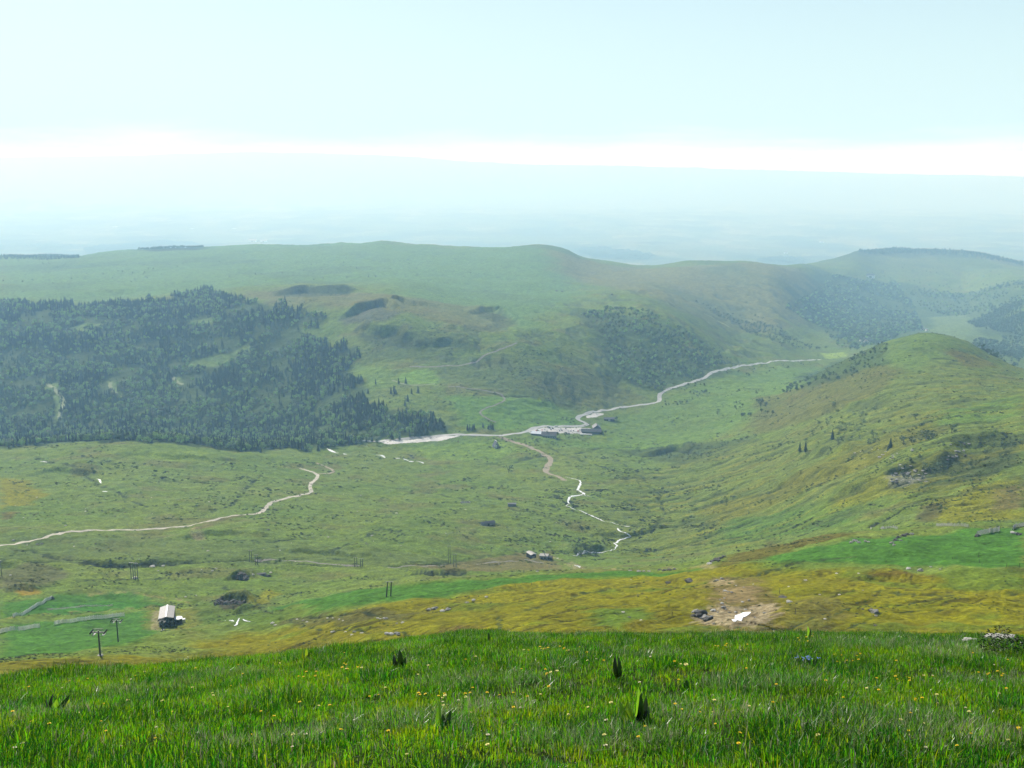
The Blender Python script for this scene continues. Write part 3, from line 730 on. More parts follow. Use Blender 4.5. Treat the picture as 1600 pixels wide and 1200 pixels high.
strip('dirt_track', [(398,873),(480,877),(560,882),(640,884),(720,881),(800,876),(850,880)], 3.0, M_TRKH, .15, .3)
strip('dirt_path', [(780,683),(800,690),(830,700),(852,711),(861,719),(855,730),(854,738),(870,744),(882,751)], 8.0, M_DIRT, .2, .35)
strip('hillside_track', [(640,573),(680,573.5),(720,571),(745,563),(765,552),(790,543),(808,536)], 5.0, M_TRKH, .3, .25)
strip('hillside_track', [(613,594),(630,600),(650,602),(680,600)], 4.0, M_TRKG, .3, .25)
strip('hillside_track', [(700,604),(740,608),(770,613),(786,619),(785,628),(752,642),(758,652),(775,660)], 3.6, M_TRKH, .3, .25)
strip('hillside_track', [(1100,490),(1120,500),(1140,512)], 6.0, M_TRKG, .5, .25)
for k, q in enumerate([[(74,600),(88,612),(99,628),(95,645),(93,655)], [(173,598),(173,607),(182,616),(190,622)], [(270,590),(276,597),(286,602)],
          [(255,624),(300,625),(350,627),(390,634)], [(532,649),(560,656),(580,660)], [(540,660),(560,668),(572,673)], [(600,678),(640,677),(672,674)]]):
    if k > 2: continue
    strip('forest_track', q, 7.5 if k < 3 else 4.0, M_TRKG, 1.2 if k < 3 else .5, .3, k)
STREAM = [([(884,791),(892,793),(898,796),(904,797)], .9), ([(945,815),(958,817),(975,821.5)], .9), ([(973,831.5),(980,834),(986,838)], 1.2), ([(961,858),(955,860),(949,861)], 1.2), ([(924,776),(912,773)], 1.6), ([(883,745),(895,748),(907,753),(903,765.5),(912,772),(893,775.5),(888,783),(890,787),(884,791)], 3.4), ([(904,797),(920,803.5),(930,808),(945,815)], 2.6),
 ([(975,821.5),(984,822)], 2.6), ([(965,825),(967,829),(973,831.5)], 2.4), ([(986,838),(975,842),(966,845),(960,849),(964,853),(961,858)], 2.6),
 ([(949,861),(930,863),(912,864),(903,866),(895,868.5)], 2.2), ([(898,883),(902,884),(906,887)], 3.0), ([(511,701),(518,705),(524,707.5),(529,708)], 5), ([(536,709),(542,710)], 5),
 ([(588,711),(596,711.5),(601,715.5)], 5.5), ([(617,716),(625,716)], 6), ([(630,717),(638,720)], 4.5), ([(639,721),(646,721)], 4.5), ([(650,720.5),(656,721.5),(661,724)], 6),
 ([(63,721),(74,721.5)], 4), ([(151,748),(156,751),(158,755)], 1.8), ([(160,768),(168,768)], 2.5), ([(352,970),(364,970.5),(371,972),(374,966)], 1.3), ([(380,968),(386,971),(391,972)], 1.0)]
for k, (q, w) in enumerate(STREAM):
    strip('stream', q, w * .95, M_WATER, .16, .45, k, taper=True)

# snow left in the gravel pit
sp = patch('snow_patch', [(1142,972),(1148,962),(1160,958),(1174,957),(1170,961),(1162,965),(1160,970),(1150,974)], M_SNOW, .18, step=.35)
tag(sp, 'small bright white snow patch lying in the bare gravel pit', 'snow patch')

# ------------------------------------------------------------------ trees
def spruce_mesh(seed, mcrown, slim=1.0):
    rn = random.Random(seed); b = MB()
    nl = 12
    for L in range(nl):
        t = L / nl
        z0 = .10 + .86 * t; rad = (.20 * (1 - t) ** .85 + .018) * slim * rn.uniform(.82, 1.15)
        nb = 9 if t < .6 else 7
        a0 = rn.uniform(0, 6.28); hh_ = .105
        for k in range(nb):
            a = a0 + 6.283 * k / nb + rn.uniform(-.2, .2); r = rad * rn.uniform(.6, 1.2)
            w = r * .42
            tip = Vector((math.cos(a) * r, math.sin(a) * r, z0 - r * .35))
            root = Vector((0, 0, z0 + hh_ * .75))
            n = Vector((-math.sin(a), math.cos(a), 0))
            mid = Vector((math.cos(a) * r * .6, math.sin(a) * r * .6, z0 + hh_ * .15))
            b.face([root, mid - n * w + Vector((0,0,-.02)), tip, mid + n * w + Vector((0,0,-.02))])
            b.face([mid - n * w * .6, tip + Vector((0,0,-.045)), mid + n * w * .6])
    b.face([(0.012, 0, .93), (-.012, 0, .93), (0, 0, 1.0)]); b.face([(0, .012, .93), (0, -.012, .93), (0, 0, 1.0)])
    crown = b.mesh('crown', mcrown)
    t = MB(); t.tube((0,0,-.04), (0,0,.55), .018, .009, 6); trunk = t.mesh('trunk', M_BARK)
    return crown, trunk
def broad_mesh(seed, mcrown, n=150, flat=1.0, low=.2):
    rn = random.Random(seed); b = MB()
    lobes = [(Vector((rn.uniform(-.22, .22), rn.uniform(-.22, .22), rn.uniform(low + .22, .80))), rn.uniform(.13, .24)) for _ in range(7)]
    for c, r in lobes:
        for _ in range(n // 7):
            d = Vector((rn.gauss(0, 1), rn.gauss(0, 1), rn.gauss(0, 1) * .9)).normalized()
            p = c + d * r * rn.uniform(.55, 1.08)
            p.x *= flat; p.y *= flat
            q = (d + Vector((rn.uniform(-.6, .6), rn.uniform(-.6, .6), rn.uniform(-.2, .8)))).normalized().to_track_quat('Z', 'Y')
            s = rn.uniform(.030, .068)
            b.face([p + q @ Vector((s * math.cos(a), s * math.sin(a) * rn.uniform(.6, 1), 0)) for a in (0.3, 1.5, 2.9, 4.2, 5.4)])
    crown = b.mesh('crown', mcrown)
    t = MB(); t.tube((0,0,-.05), (0.01,0,.42), .03, .018, 6)
    for c, r in lobes[:4]: t.tube((0,0,.32), (c.x * flat * .8, c.y * flat * .8, c.z), .015, .006, 5)
    trunk = t.mesh('trunk', M_BARK)
    return crown, trunk
SPR = [spruce_mesh(k, M_SPR, s) for k, s in enumerate((1.0, .85, 1.2, .95))] 
SPRY = [spruce_mesh(k + 20, M_SPRY, 1.3) for k in range(2)]
BRD = [broad_mesh(k + 40, M_LEAF, 168) for k in range(3)]; BRDD = [broad_mesh(k + 60, M_LEAFD, 168) for k in range(3)]
BSH = [broad_mesh(k + 80, M_LEAFD, 130, 1.3, -.1) for k in range(3)]

hide = bpy.data.collections.new('kinds_for_scatter')       # not linked to the scene: only sources for the uncounted stuff
def joined(name, pair):
    me = bpy.data.meshes.new(name); vs, fs, mi = [], [], []
    for k, p in enumerate(pair):
        n = len(vs); vs += [v.co[:] for v in p.vertices]; fs += [tuple(n + i for i in f.vertices) for f in p.polygons]; mi += [k] * len(p.polygons)
    me.from_pydata(vs, [], fs); me.polygons.foreach_set('material_index', mi)
    for p in pair: me.materials.append(p.materials[0])
    return me
def scatter(name, coll_name, meshes, pts, label=None, cat=None):
    """pts: rows of x, y, z, scale_xy, scale_z, rot, tilt, index"""
    coll = bpy.data.collections.new(coll_name)
    for k, me in enumerate(meshes):
        o = bpy.data.objects.new('%s_%02d' % (coll_name, k), me); coll.objects.link(o)
    pts = np.array(pts, float)
    me = bpy.data.meshes.new(name); me.vertices.add(len(pts)); me.vertices.foreach_set('co', pts[:, :3].ravel().astype(np.float32))
    a = me.attributes.new('sc', 'FLOAT_VECTOR', 'POINT'); a.data.foreach_set('vector', np.stack([pts[:, 3], pts[:, 3], pts[:, 4]], 1).ravel().astype(np.float32))
    ra = np.arctan2(1, 0) * 0
    a = me.attributes.new('rt', 'FLOAT_VECTOR', 'POINT'); a.data.foreach_set('vector', np.stack([pts[:, 6], pts[:, 6] * .5, pts[:, 5]], 1).ravel().astype(np.float32))
    a = me.attributes.new('ix', 'INT', 'POINT'); a.data.foreach_set('value', pts[:, 7].astype(np.int32))
    o = link(name, me)
    ng = bpy.data.node_groups.new(name, 'GeometryNodeTree')
    ng.interface.new_socket('Geometry', in_out='INPUT', socket_type='NodeSocketGeometry')
    ng.interface.new_socket('Geometry', in_out='OUTPUT', socket_type='NodeSocketGeometry')
    N, L = ng.nodes, ng.links
    gi, go = N.new('NodeGroupInput'), N.new('NodeGroupOutput')
    ip = N.new('GeometryNodeInstanceOnPoints'); ci = N.new('GeometryNodeCollectionInfo')
    ci.inputs['Collection'].default_value = coll; ci.inputs['Separate Children'].default_value = True; ci.inputs['Reset Children'].default_value = True
    def na(nm, t):
        n = N.new('GeometryNodeInputNamedAttribute'); n.data_type = t; n.inputs['Name'].default_value = nm; return n.outputs['Attribute']
    er = N.new('FunctionNodeEulerToRotation'); L.new(na('rt', 'FLOAT_VECTOR'), er.inputs[0])
    L.new(gi.outputs[0], ip.inputs['Points']); L.new(ci.outputs[0], ip.inputs['Instance']); ip.inputs['Pick Instance'].default_value = True
    L.new(na('ix', 'INT'), ip.inputs['Instance Index']); L.new(er.outputs[0], ip.inputs['Rotation']); L.new(na('sc', 'FLOAT_VECTOR'), ip.inputs['Scale'])
    L.new(ip.outputs[0], go.inputs[0])
    md = o.modifiers.new('scatter', 'NODES'); md.node_group = ng
    tag(o, label, cat, kind='stuff'); return o

def fill(uv, spacing, seed=0, dens=None, pts=None):
    P = pts if pts is not None else hits(uv); rn = np.random.default_rng(seed)
    xs = [p[0] for p in P]; ys = [p[1] for p in P]
    gx, gy = np.meshgrid(np.arange(min(xs), max(xs), spacing), np.arange(min(ys), max(ys), spacing))
    gx = gx.ravel() + rn.uniform(-.5, .5, gx.size) * spacing; gy = gy.ravel() + rn.uniform(-.5, .5, gy.size) * spacing
    k = inside(gx, gy, P); gx, gy = gx[k], gy[k]
    if dens is not None: k = dens(gx, gy, rn); gx, gy = gx[k], gy[k]
    return gx, gy, rn
CL = [hits(q) for q in CLEAR] 
def forest_dens(x, y, rn):
    k = inside(x + 30 * fbm(x / 60, y / 60, 105, 3), y + 60 * fbm(x / 60 + 9, y / 60, 106, 3), hits(FOREST))
    for q in CL: k &= ~inside(x + 14 * gnoise(x / 25, y / 25, 7), y + 22 * gnoise(x / 25 + 9, y / 25, 8), q)
    g = fbm(x / 90, y / 90, 101, 3)
    return k & (rn.random(x.shape) < np.clip(.97 - np.maximum(g - .08, 0) * 3.2, .05, 1))
fx, fy, rn = fill([(-60,468),(300,448),(420,466),(530,490),(590,560),(600,640),(725,662),(712,678),(560,694),(400,709),(0,704),(-60,704)], 6.8, 3, forest_dens)
kindn = fbm(fx / 130, fy / 130, 103, 3); stand = fbm(fx / 110 + 40, fy / 110, 104, 3); FPT = []
for x, y, k, sd_, r, r2, r3 in zip(fx, fy, kindn, stand, rn.random(len(fx)), rn.random(len(fx)), rn.random(len(fx))):
    z = H(x, y)
    u, v = w2pix(x, y, z)
    # plantation of young spruce in the middle, old dark spruce at the edges, broadleaf clumps between
    edge = seg = 0
    young = 500 < v < 665 and u < 520 and sd_ < .12 and not (u > 470 and v < 600)
    if (k > .04 and r < .70) or r < .16 or (v > 672 and u < 540 and r < .5) or (v > 640 and u < 560 and r < .3): t, s = ('b' if r2 < .6 else 'd'), 7 + 8 * r3
    elif young: t, s = 'y', 5 + 4.5 * r3
    else: t, s = 's', 9 + 10 * r3 ** 1.3
    FPT.append((x, y, z, t, s, r2 * 6.28, u, v))
FPT.sort(key=lambda p: -(p[4] + 12 * math.exp(-abs(p[1] - 1800) / 150)) / p[1] * (1 if p[7] > 640 or (p[6] > 480) else .5))
rn = random.Random(5)
def fit(base, size=None, pos=None):
    for t in ((size, pos), (None, pos), (size, None), (None, None)):
        q = ((t[0] + ' ') if t[0] else '') + base + ((', ' + t[1]) if t[1] else '')
        if len(q.replace('-', ' ').split()) <= 16: return q
    return ' '.join(base.split()[:16])
def where_f(u): return 'at the left margin' if u < 90 else 'left of its middle' if u < 230 else 'near its middle' if u < 350 else 'right of its middle' if u < 470 else 'by its right end'
def third(x, a, b, n=('left part', 'middle part', 'right part')): return n[min(2, max(0, int(3 * (x - a) / (b - a + 1e-6))))]
def place(meshes, name, loc, h, wfac, label, cat, group, rz=0.0):
    r = bpy.data.objects.new(name, None); COL.objects.link(r); r.location = loc; r.rotation_euler = (0, 0, rz); r.scale = (h * wfac, h * wfac, h)
    tag(r, label, cat, group)
    for n_, m_ in zip(('crown', 'trunk'), meshes):
        o = bpy.data.objects.new(n_, m_); COL.objects.link(o); o.parent = r
    return r
counts = {'s': 0, 'b': 0}; rest = []
for p in FPT:
    x, y, z, t, s, a, u, v = p
    big = 's' if t in 'sy' else 'b'
    lim = 240 if big == 's' else 110
    if t != 'y' and counts[big] < lim and (v > 640 or u > 480):
        counts[big] += 1
        if big == 's':
            east = u > 520
            place(SPR[rn.randrange(4)], 'spruce_tree', (x, y, z), s, rn.uniform(.85, 1.15),
                  fit('spruce in the thinning right-hand end of the forest', 'tall dark' if s > 17 else 'dark' if s > 13.5 else 'short dark', 'nearest the road' if v > 672 else 'higher up') if east else fit('spruce in the front rows of the forest', 'tall dark' if s > 17 else 'dark' if s > 13.5 else 'short dark', where_f(u)),
                  'spruce', 'spruces along the near edge of the forest', a)
        else:
            place((BRD if t == 'b' else BRDD)[rn.randrange(3)], 'broadleaf_tree', (x, y, z), s, 1.05,
                  fit(('light' if t == 'b' else 'dull') + ' green round tree at the near forest edge', 'big' if s > 11 else 'small', where_f(u)), 'tree', 'broadleaf trees along the near edge of the forest', a)
    else: rest.append((x, y, z, s * (1.0 if t in 's' else 1.05), s, a, 0, {'s': 0, 'y': 4, 'b': 6, 'd': 9}[t] + int(a * 100) % {'s': 4, 'y': 2, 'b': 3, 'd': 3}[t]))
KINDS = [joined('kind', p) for p in SPR + SPRY + BRD + BRDD + BSH]
scatter('forest', 'forest_kinds', KINDS, rest, 'deep dark forest of spruce and broadleaf trees filling the basin on the left', 'forest')

# wooded scarp right of the middle
SCARP = [(905,490),(960,480),(1000,488),(1040,500),(1090,530),(1130,555),(1150,566),(1100,584),(1060,600),(1030,612),(1000,605),(960,580),(935,560),(945,530)]
sx, sy, rn2 = fill(SCARP, 10.5, 8, lambda x, y, r: r.random(x.shape) < np.clip(.62 + fbm(x/80, y/80, 111, 3) * 1.1, .08, .97))
SP_ = [(x, y, H(x, y), rn2.random(), rn2.random()) for x, y in zip(sx, sy)]
SP_.sort(key=lambda p: p[1]); rest = []; SP_X0, SP_X1 = min(p[0] for p in SP_), max(p[0] for p in SP_)
for i, (x, y, z, a, b_) in enumerate(SP_):
    s = 6 + 7 * a
    if i < 150: place((BRDD if b_ < .65 else BRD)[i % 3], 'broadleaf_tree', (x, y, z), s, 1.1, fit(('dull' if b_ < .65 else 'lighter') + ' round tree low on the wooded scarp', 'big' if s > 9.5 else 'small', third(x, SP_X0, SP_X1)), 'tree', 'trees on the wooded scarp above the valley road', a * 6.28)
    else: rest.append((x, y, z, s * 1.1, s, a * 6.28, 0, (9 if b_ < .65 else 6) + i % 3))
scatter('scarp_wood', 'scarp_kinds', KINDS, rest, 'open wood of round trees on the upper scarp left of the valley road', 'wood')
yl = [place(BRD[0], 'broadleaf_tree', at(*p), h, 1.2, lb, 'tree', None) for p, h, lb in (((1051,573), 13, 'brightest yellow-green round tree in the middle of the wooded scarp, left one of two'), ((1061,576), 11, 'bright yellow-green tree right beside the brightest tree of the wooded scarp'))]
for o in yl:
    pass

# far woods: right-hand valley, plateau rim
far = []
def farwood(uv, spacing, h0, h1, idx, seed, dens=.8, lam=300):
    x, y, r = fill(uv, spacing, seed, lambda x, y, r: r.random(x.shape) < np.clip(dens + fbm(x/lam, y/lam, seed, 3) * 1.3, 0.02, 1))
    for a, b_ in zip(x, y):
        s = r.uniform(h0, h1); far.append((a, b_, H(a, b_), s * 1.3, s, r.uniform(0, 6.28), 0, int(r.choice(idx))))
farwood([(1250,470),(1300,430),(1400,440),(1430,480),(1440,515),(1420,520),(1340,548),(1310,545),(1290,520),(1220,480)], 17, 9, 17, (9,10,11,7), 121, .62)
farwood([(1400,440),(1599,440),(1599,475),(1530,490),(1460,490),(1430,475)], 26, 10, 18, (9,10,11,7), 122, .40)
farwood([(1510,505),(1545,488),(1599,473),(1599,525),(1560,520),(1530,512)], 15, 10, 16, (9,10,11,0), 123, .95)
farwood([(1520,535),(1560,528),(1599,522),(1599,556),(1560,560),(1535,550)], 15, 8, 15, (9,10,11), 124, .6)
farwood([(1340,393),(1400,389),(1500,392),(1599,411),(1599,416),(1500,400),(1400,397),(1350,397)], 30, 16, 24, (0,1,9), 125, 1.0)
farwood([(1080,470),(1140,470),(1200,500),(1240,530),(1300,545),(1240,552),(1180,530)], 20, 6, 12, (9,10,11), 126, .30)
farwood([(0,400),(118,399),(125,404),(0,406)], 20, 9, 12, (0,1,9), 127, .9)
farwood([(0,410),(300,405),(600,400),(800,430),(500,440),(200,450),(0,455)], 80, 5, 9, (9,10), 128, .10)
farwood([(1160,420),(1400,410),(1599,425),(1599,440),(1300,440)], 60, 7, 13, (9,10,11), 129, .35)
scatter('far_woods', 'far_kinds', KINDS, far, 'bluish distant woods along the valley sides and the plateau rim', 'woods')
# long dark woods on the low ground just past the rim
far = []
farwood([(130,388),(200,380),(260,375),(300,378),(318,384),(318,388),(220,390)], 26, 11, 16, (9,10,11), 131, 1.0)
farwood([(896,392),(905,388),(950,387),(1000,394),(1024,401),(1010,407),(930,404)], 46, 22, 34, (9,10,11), 132, 1.0)
farwood([(1180,408),(1200,403),(1250,403),(1262,408),(1230,412)], 46, 20, 30, (9,10,11), 133, 1.0)
farwood([(0,384),(60,380),(190,382),(190,388),(60,390),(0,392)], 70, 18, 26, (9,10,11), 134, .55)
scatter('lowland_woods', 'lowland_kinds', KINDS, far, 'blue strips of wood on the hazy lowland behind the plateau', 'woods')

# rough tussocks and heather nobody could count, all over the open slopes
def tus(seed, m, n=34, flat=.45):
    r = random.Random(seed); b = MB()
    for _ in range(n):
        a = r.uniform(0, 6.28); e = r.uniform(0, 1.5); c = Vector((math.cos(a) * math.cos(e), math.sin(a) * math.cos(e), math.sin(e) * flat)) * r.uniform(.35, 1)
        q = (c + Vector((r.uniform(-.4, .4), r.uniform(-.4, .4), r.uniform(0, .5)))).normalized().to_track_quat('Z', 'Y'); z_ = r.uniform(.18, .36)
        b.face([c + q @ Vector((z_ * math.cos(t), z_ * .7 * math.sin(t), 0)) for t in (0, 1.3, 2.6, 3.9, 5.2)])
    return b.mesh('tussock', m)
M_T1 = mat('heather', (.030, .042, .018), .9, .1, rnd=.4); M_T2 = mat('dry_tussock', (.13, .135, .045), .9, .1, rnd=.35, transl=.2); M_T3 = mat('green_tussock', (.060, .105, .022), .9, .1, rnd=.4, transl=.2)
TUS = [tus(1, M_T1), tus(2, M_T1, 26, .7), tus(3, M_T2), tus(4, M_T3), tus(5, M_T3, 30, .6)]
rr = np.random.default_rng(77); NT = 95000
r0 = int(np.argmax(Y[:, NU // 2] > 235)); r1 = int(np.argmax(Y[:, NU // 2] > 3200))
ri = rr.integers(r0, r1, NT); ci_ = rr.integers(55, NU - 55, NT)
tx, ty, tz = X[ri, ci_], Y[ri, ci_], Z[ri, ci_]
dn = fbm(tx / 45, ty / 45, 301, 4) + .5 * fbm(tx / 200, ty / 200, 302, 3) + .55 * HM[ri, ci_]
keep = (rr.random(NT) < np.clip(.08 + dn * 1.35, .015, .95) * (1 - .7 * olive[ri, ci_])) & (PM[ri, ci_] < .3) & (FM[ri, ci_] < .2) & (ty > 235)
tx, ty, tz, dn = tx[keep], ty[keep], tz[keep], dn[keep]
sz_ = np.clip(ty * .0011, .22, 1.5) * rr.uniform(.45, 1.35, len(tx)) * (1 + .5 * np.clip(dn, 0, 1))
kk = np.where(rr.random(len(tx)) < np.clip(.30 + dn * .6, .15, .85), rr.integers(0, 2, len(tx)), rr.integers(2, 5, len(tx)))
scatter('heath', 'heath_kinds', TUS, np.stack([tx, ty, tz, sz_ * 1.2, sz_ * .8, rr.uniform(0, 6.28, len(tx)), rr.uniform(-.1, .1, len(tx)), kk], 1), 'rough heather and tussocks speckling the open slopes', 'heath')

# single trees and bushes, each a thing
def bush(uvp, h, label, group=None, kind='b', cat='bush', name='bush', w=1.15):
    h *= 1.12 if kind == 's' else 1.3; p = at(*uvp); ms = {'b': BSH, 's': SPR, 'd': BRDD, 'l': BRD, 'y': SPRY}[kind][random.randrange(2)]
    return place(ms, name, p, h, w, label, cat, group, random.uniform(0, 6.28))
for q, h, lb in (((1249,706), 12, 'left one of two dark spruces standing close together on the right-hand slope'), ((1258,706), 13, 'right one of two dark spruces standing close together on the right-hand slope'),
                 ((1300,686), 12, 'dark lone spruce among light scrub, up and right of the pair of spruces'), ((1391,700), 11, 'tall narrow spruce at the left end of the dark tree row'),
                 ((387+1000,703), 5, 'stunted spruce just left of the tall one at the row\'s end')):
    bush(q, h, lb, None, 's', 'spruce', 'spruce_tree')
for q, h, lb in (((1411,694), 8, 'dark rounded tree second in the row on the right-hand slope'), ((1424,691), 8, 'dark rounded tree in the middle of the row on the right-hand slope'),
                 ((1446,688), 10, 'biggest dark leaning bush at the right of the row on the right-hand slope'), ((1455,686), 8, 'dark bush touching the right side of the biggest leaning bush'),
                 ((1365,684), 6, 'lone dark bush above the left end of the row on the right-hand slope'), ((1443,734), 6, 'dark round bush beside the grey rock field, leftmost of three'),
                 ((1454,738), 8, 'dark round bush beside the grey rock field, biggest of three'), ((1469,733), 6, 'dark round bush beside the grey rock field, rightmost of three'),
                 ((1487,675), 8, 'dark wide bush above and right of the row on the slope'), ((1301,634), 6, 'lone dark bush high on the right-hand slope below the saddle'),
                 ((1366,640), 5, 'small dark bush on the shoulder of the right-hand slope'), ((1430,656), 6, 'flat dark bush below the upper green shelf'),
                 ((795,739), 10, 'dark clump of bushes in the wet meadow below the small chapel'), ((1121,648), 9, 'dark round bush alone in the valley below the bend of the road')):
    bush(q, h, lb)
rnd = random.Random(77)
def many(uv, n, h0, h1, label, group, kind='b', cat='bush', name='bush', seed=1, spacing=None):
    r = random.Random(seed); P = hits(uv); xs = [p[0] for p in P]; ys = [p[1] for p in P]; k = 0; tries = 0
    while k < n and tries < 9000:
        tries += 1
        x, y = r.uniform(min(xs), max(xs)), r.uniform(min(ys), max(ys))
        if not bool(inside(np.array([x]), np.array([y]), P)[0]): continue
        if gnoise(np.array([x / 40]), np.array([y / 40]), seed)[0] < -.05: continue
        place({'b': BSH, 's': SPR, 'd': BRDD, 'l': BRD, 'y': SPRY}[kind][r.randrange(2)], name, (x, y, H(x, y)), (hh3 := r.uniform(h0, h1)), r.uniform(1, 1.3), fit(label, third(hh3, h0, h1, ('smaller', 'middling', 'larger')), third(x, min(xs), max(xs))), cat, group, r.uniform(0, 6.28)); k += 1
many([(1250,690),(1310,640),(1380,650),(1370,690),(1290,710)], 80, 2.5, 6.5, 'grey-green shrub in the light scrub around the two close spruces', 'shrubs in the light scrub', 'b', 'shrub', 'shrub', 2)
many([(1290,600),(1300,572),(1390,535),(1386,566),(1330,590)], 70, 4, 8, 'round bush in the thicket on the left flank of the domed hill', 'bushes on the flank of the domed hill', 'd', 'bush', 'bush', 3)
many([(1140,648),(1150,630),(1190,628),(1215,645),(1180,655)], 26, 5, 11, 'round tree in the small grove on the valley floor', 'trees of the valley grove', 'd', 'tree', 'broadleaf_tree', 4)
many([(1220,612),(1240,602),(1290,590),(1300,598),(1260,606),(1228,616)], 30, 6, 11, 'dark tree in the line at the left foot of the domed hill', 'trees at the foot of the domed hill', 'd', 'tree', 'broadleaf_tree', 5)
many([(1030,640),(1045,610),(1100,600),(1110,618),(1080,632)], 36, 4, 8, 'bush in the thicket just below the valley road', 'bushes below the valley road', 'd', 'bush', 'bush', 6)
many([(728,674),(731,668),(746,668),(747,674)], 9, 8, 11, 'spruce in the left one of two small plantings above the road', 'spruces of the left planting', 's', 'spruce', 'spruce_tree', 7)
many([(751,673),(753,667),(774,668),(775,673)], 11, 7, 10, 'spruce in the right one of two small plantings above the road', 'spruces of the right planting', 's', 'spruce', 'spruce_tree', 8)
many([(560,600),(600,590),(660,605),(660,640),(600,650)], 14, 9, 14, 'spruce standing apart on the green slope right of the forest', 'spruces scattered right of the forest', 's', 'spruce', 'spruce_tree', 9)
many([(1380,740),(1460,700),(1599,680),(1599,715),(1480,735),(1440,752)], 60, 2, 5, 'low dark shrub in the heather around the grey rock field', 'shrubs around the rock field', 'b', 'shrub', 'shrub', 10)
many([(886,866),(900,853),(950,852),(952,861),(915,868)], 28, 3, 6, 'dark alder bush crowding the bank above the stream bend', 'alder bushes by the stream bend', 'b', 'bush', 'bush', 11)
many([(640,688),(560,692),(500,700),(470,702),(500,704),(590,696)], 14, 7, 13, 'dark tree strung out below the road in front of the forest end', 'trees below the road at the forest end', 'd', 'tree', 'broadleaf_tree', 12)
many([(985,700),(1100,690),(1190,680),(1130,712),(1050,720)], 70, 2, 5, 'low juniper shrub on the dark bank below the car park', 'juniper shrubs on the dark bank', 'b', 'shrub', 'shrub', 13)
many([(1050,800),(1150,740),(1240,700),(1260,760),(1150,820)], 60, 1.5, 3.8, 'low shrub dotted over the grassy right-hand slope', 'shrubs dotted over the slope', 'b', 'shrub', 'shrub', 14)
many([(1190,590),(1300,562),(1210,569),(1150,578),(1100,600)], 22, 4, 8, 'hedge tree beside the far end of the valley road', 'hedge trees by the valley road', 'd', 'tree', 'broadleaf_tree', 15)

# ------------------------------------------------------------------ buildings and lift
def gable(name, loc, rz, w, l, h, rh, label, cat, wallm, roofm, ridge=None, eave=.4, openings=(), group=None, base=2.0):
    """w across, l along local y, h to the eaves, rh rise of the ridge. openings: (side, centre, width, z0, z1, part, material)"""
    r = empty(name, loc, label, cat, group, rz)
    b = MB(); b.box(-w/2, w/2, -l/2, l/2, -base, h)
    for yy in (-l/2, l/2):
        s_ = 1 if yy > 0 else -1
        b.add([(-w/2, yy, h), (w/2, yy, h), (0, yy, h + rh), (-w/2, yy - s_*.25, h), (w/2, yy - s_*.25, h), (0, yy - s_*.25, h + rh)], [(0,1,2), (5,4,3), (0,2,5,3), (1,4,5,2)])
    b.build('wall', wallm, r)
    t = MB(); sl_ = rh / (w / 2); ex = w/2 + eave; th = .18
    for sx_ in (-1, 1):
        v = [(0, -l/2 - eave, h + rh + .03), (sx_*ex, -l/2 - eave, h - sl_*eave + .03), (sx_*ex, l/2 + eave, h - sl_*eave + .03), (0, l/2 + eave, h + rh + .03)]
        v += [(p[0], p[1], p[2] + th) for p in v]
        t.add(v, [(0,1,2,3), (7,6,5,4), (0,4,5,1), (1,5,6,2), (2,6,7,3)])
    roof = t.build('roof', roofm, r)
    if ridge:
        k = MB(); k.box(-.28, .28, -l/2 - eave - .05, l/2 + eave + .05, h + rh + .1, h + rh + .35); k.build('ridge_cap', ridge, roof)
    for sd, c, ww, z0, z1, pn, pm in openings:
        o = MB()
        if sd == 'front': o.box(c - ww/2, c + ww/2, -l/2 - .06, -l/2 + .05, z0, z1)
        elif sd == 'back': o.box(c - ww/2, c + ww/2, l/2 - .05, l/2 + .06, z0, z1)
        elif sd == 'left': o.box(-w/2 - .06, -w/2 + .05, c - ww/2, c + ww/2, z0, z1)
        else: o.box(w/2 - .05, w/2 + .06, c - ww/2, c + ww/2, z0, z1)
        o.build(pn, pm, r)
    return r

# valley station of the lift: long pale roof, dark open front towards the viewer
p = at(262, 975); px = 2.75
st = empty('lift_station', p, 'lift station with pale ridged roof and dark open front on the green piste', 'lift station', None, R(14))
b = MB(); W_, L_ = 7.8, 16.0; e_ = 6.4
b.box(-W_/2, -W_/2 + .3, -L_/2 + 2, L_/2, -3, e_); b.box(W_/2 - .3, W_/2, -L_/2 + 2, L_/2, -3, e_); b.box(-W_/2 + .3, W_/2 - .3, L_/2 - .3, L_/2, -3, e_)
b.box(-W_/2 + .3, W_/2 - .3, 1.0, 1.3, -2, e_)
b.build('wall', M_WOODD, st)
b = MB(); b.box(-W_/2, W_/2, -L_/2, L_/2, -3, .15); b.build('platform', M_STONE, st)
t = MB()
for sx_ in (-1, 1):
    v = [(0, -L_/2 - .3, e_ + 1.1), (sx_*W_*.52, -L_/2 - .3, e_ + .1), (sx_*W_*.52, L_/2 + .3, e_ + .1), (0, L_/2 + .3, e_ + 1.1)]
    v += [(q[0], q[1], q[2] + .35) for q in v]
    t.add(v, [(0,1,2,3), (7,6,5,4), (0,4,5,1), (1,5,6,2), (2,6,7,3)])
roof = t.build('roof', M_ROOFG, st)
t = MB(); t.box(-.35, .35, -L_/2 - .4, L_/2 + .4, e_ + 1.38, e_ + 1.6); t.build('ridge_cap', M_WHITE, roof)
t = MB(); t.box(-W_*.53, W_*.53, -L_/2 - .55, -L_/2 - .32, e_ + .1, e_ + .5); t.build('fascia', M_WOODD, st)
for xx in (-3.6, -1.3, 1.3, 3.6):
    q = MB(); q.box(xx - .16, xx + .16, -L_/2 + .1, -L_/2 + .42, .15, e_ + .2); q.build('post', M_STEEL, st)
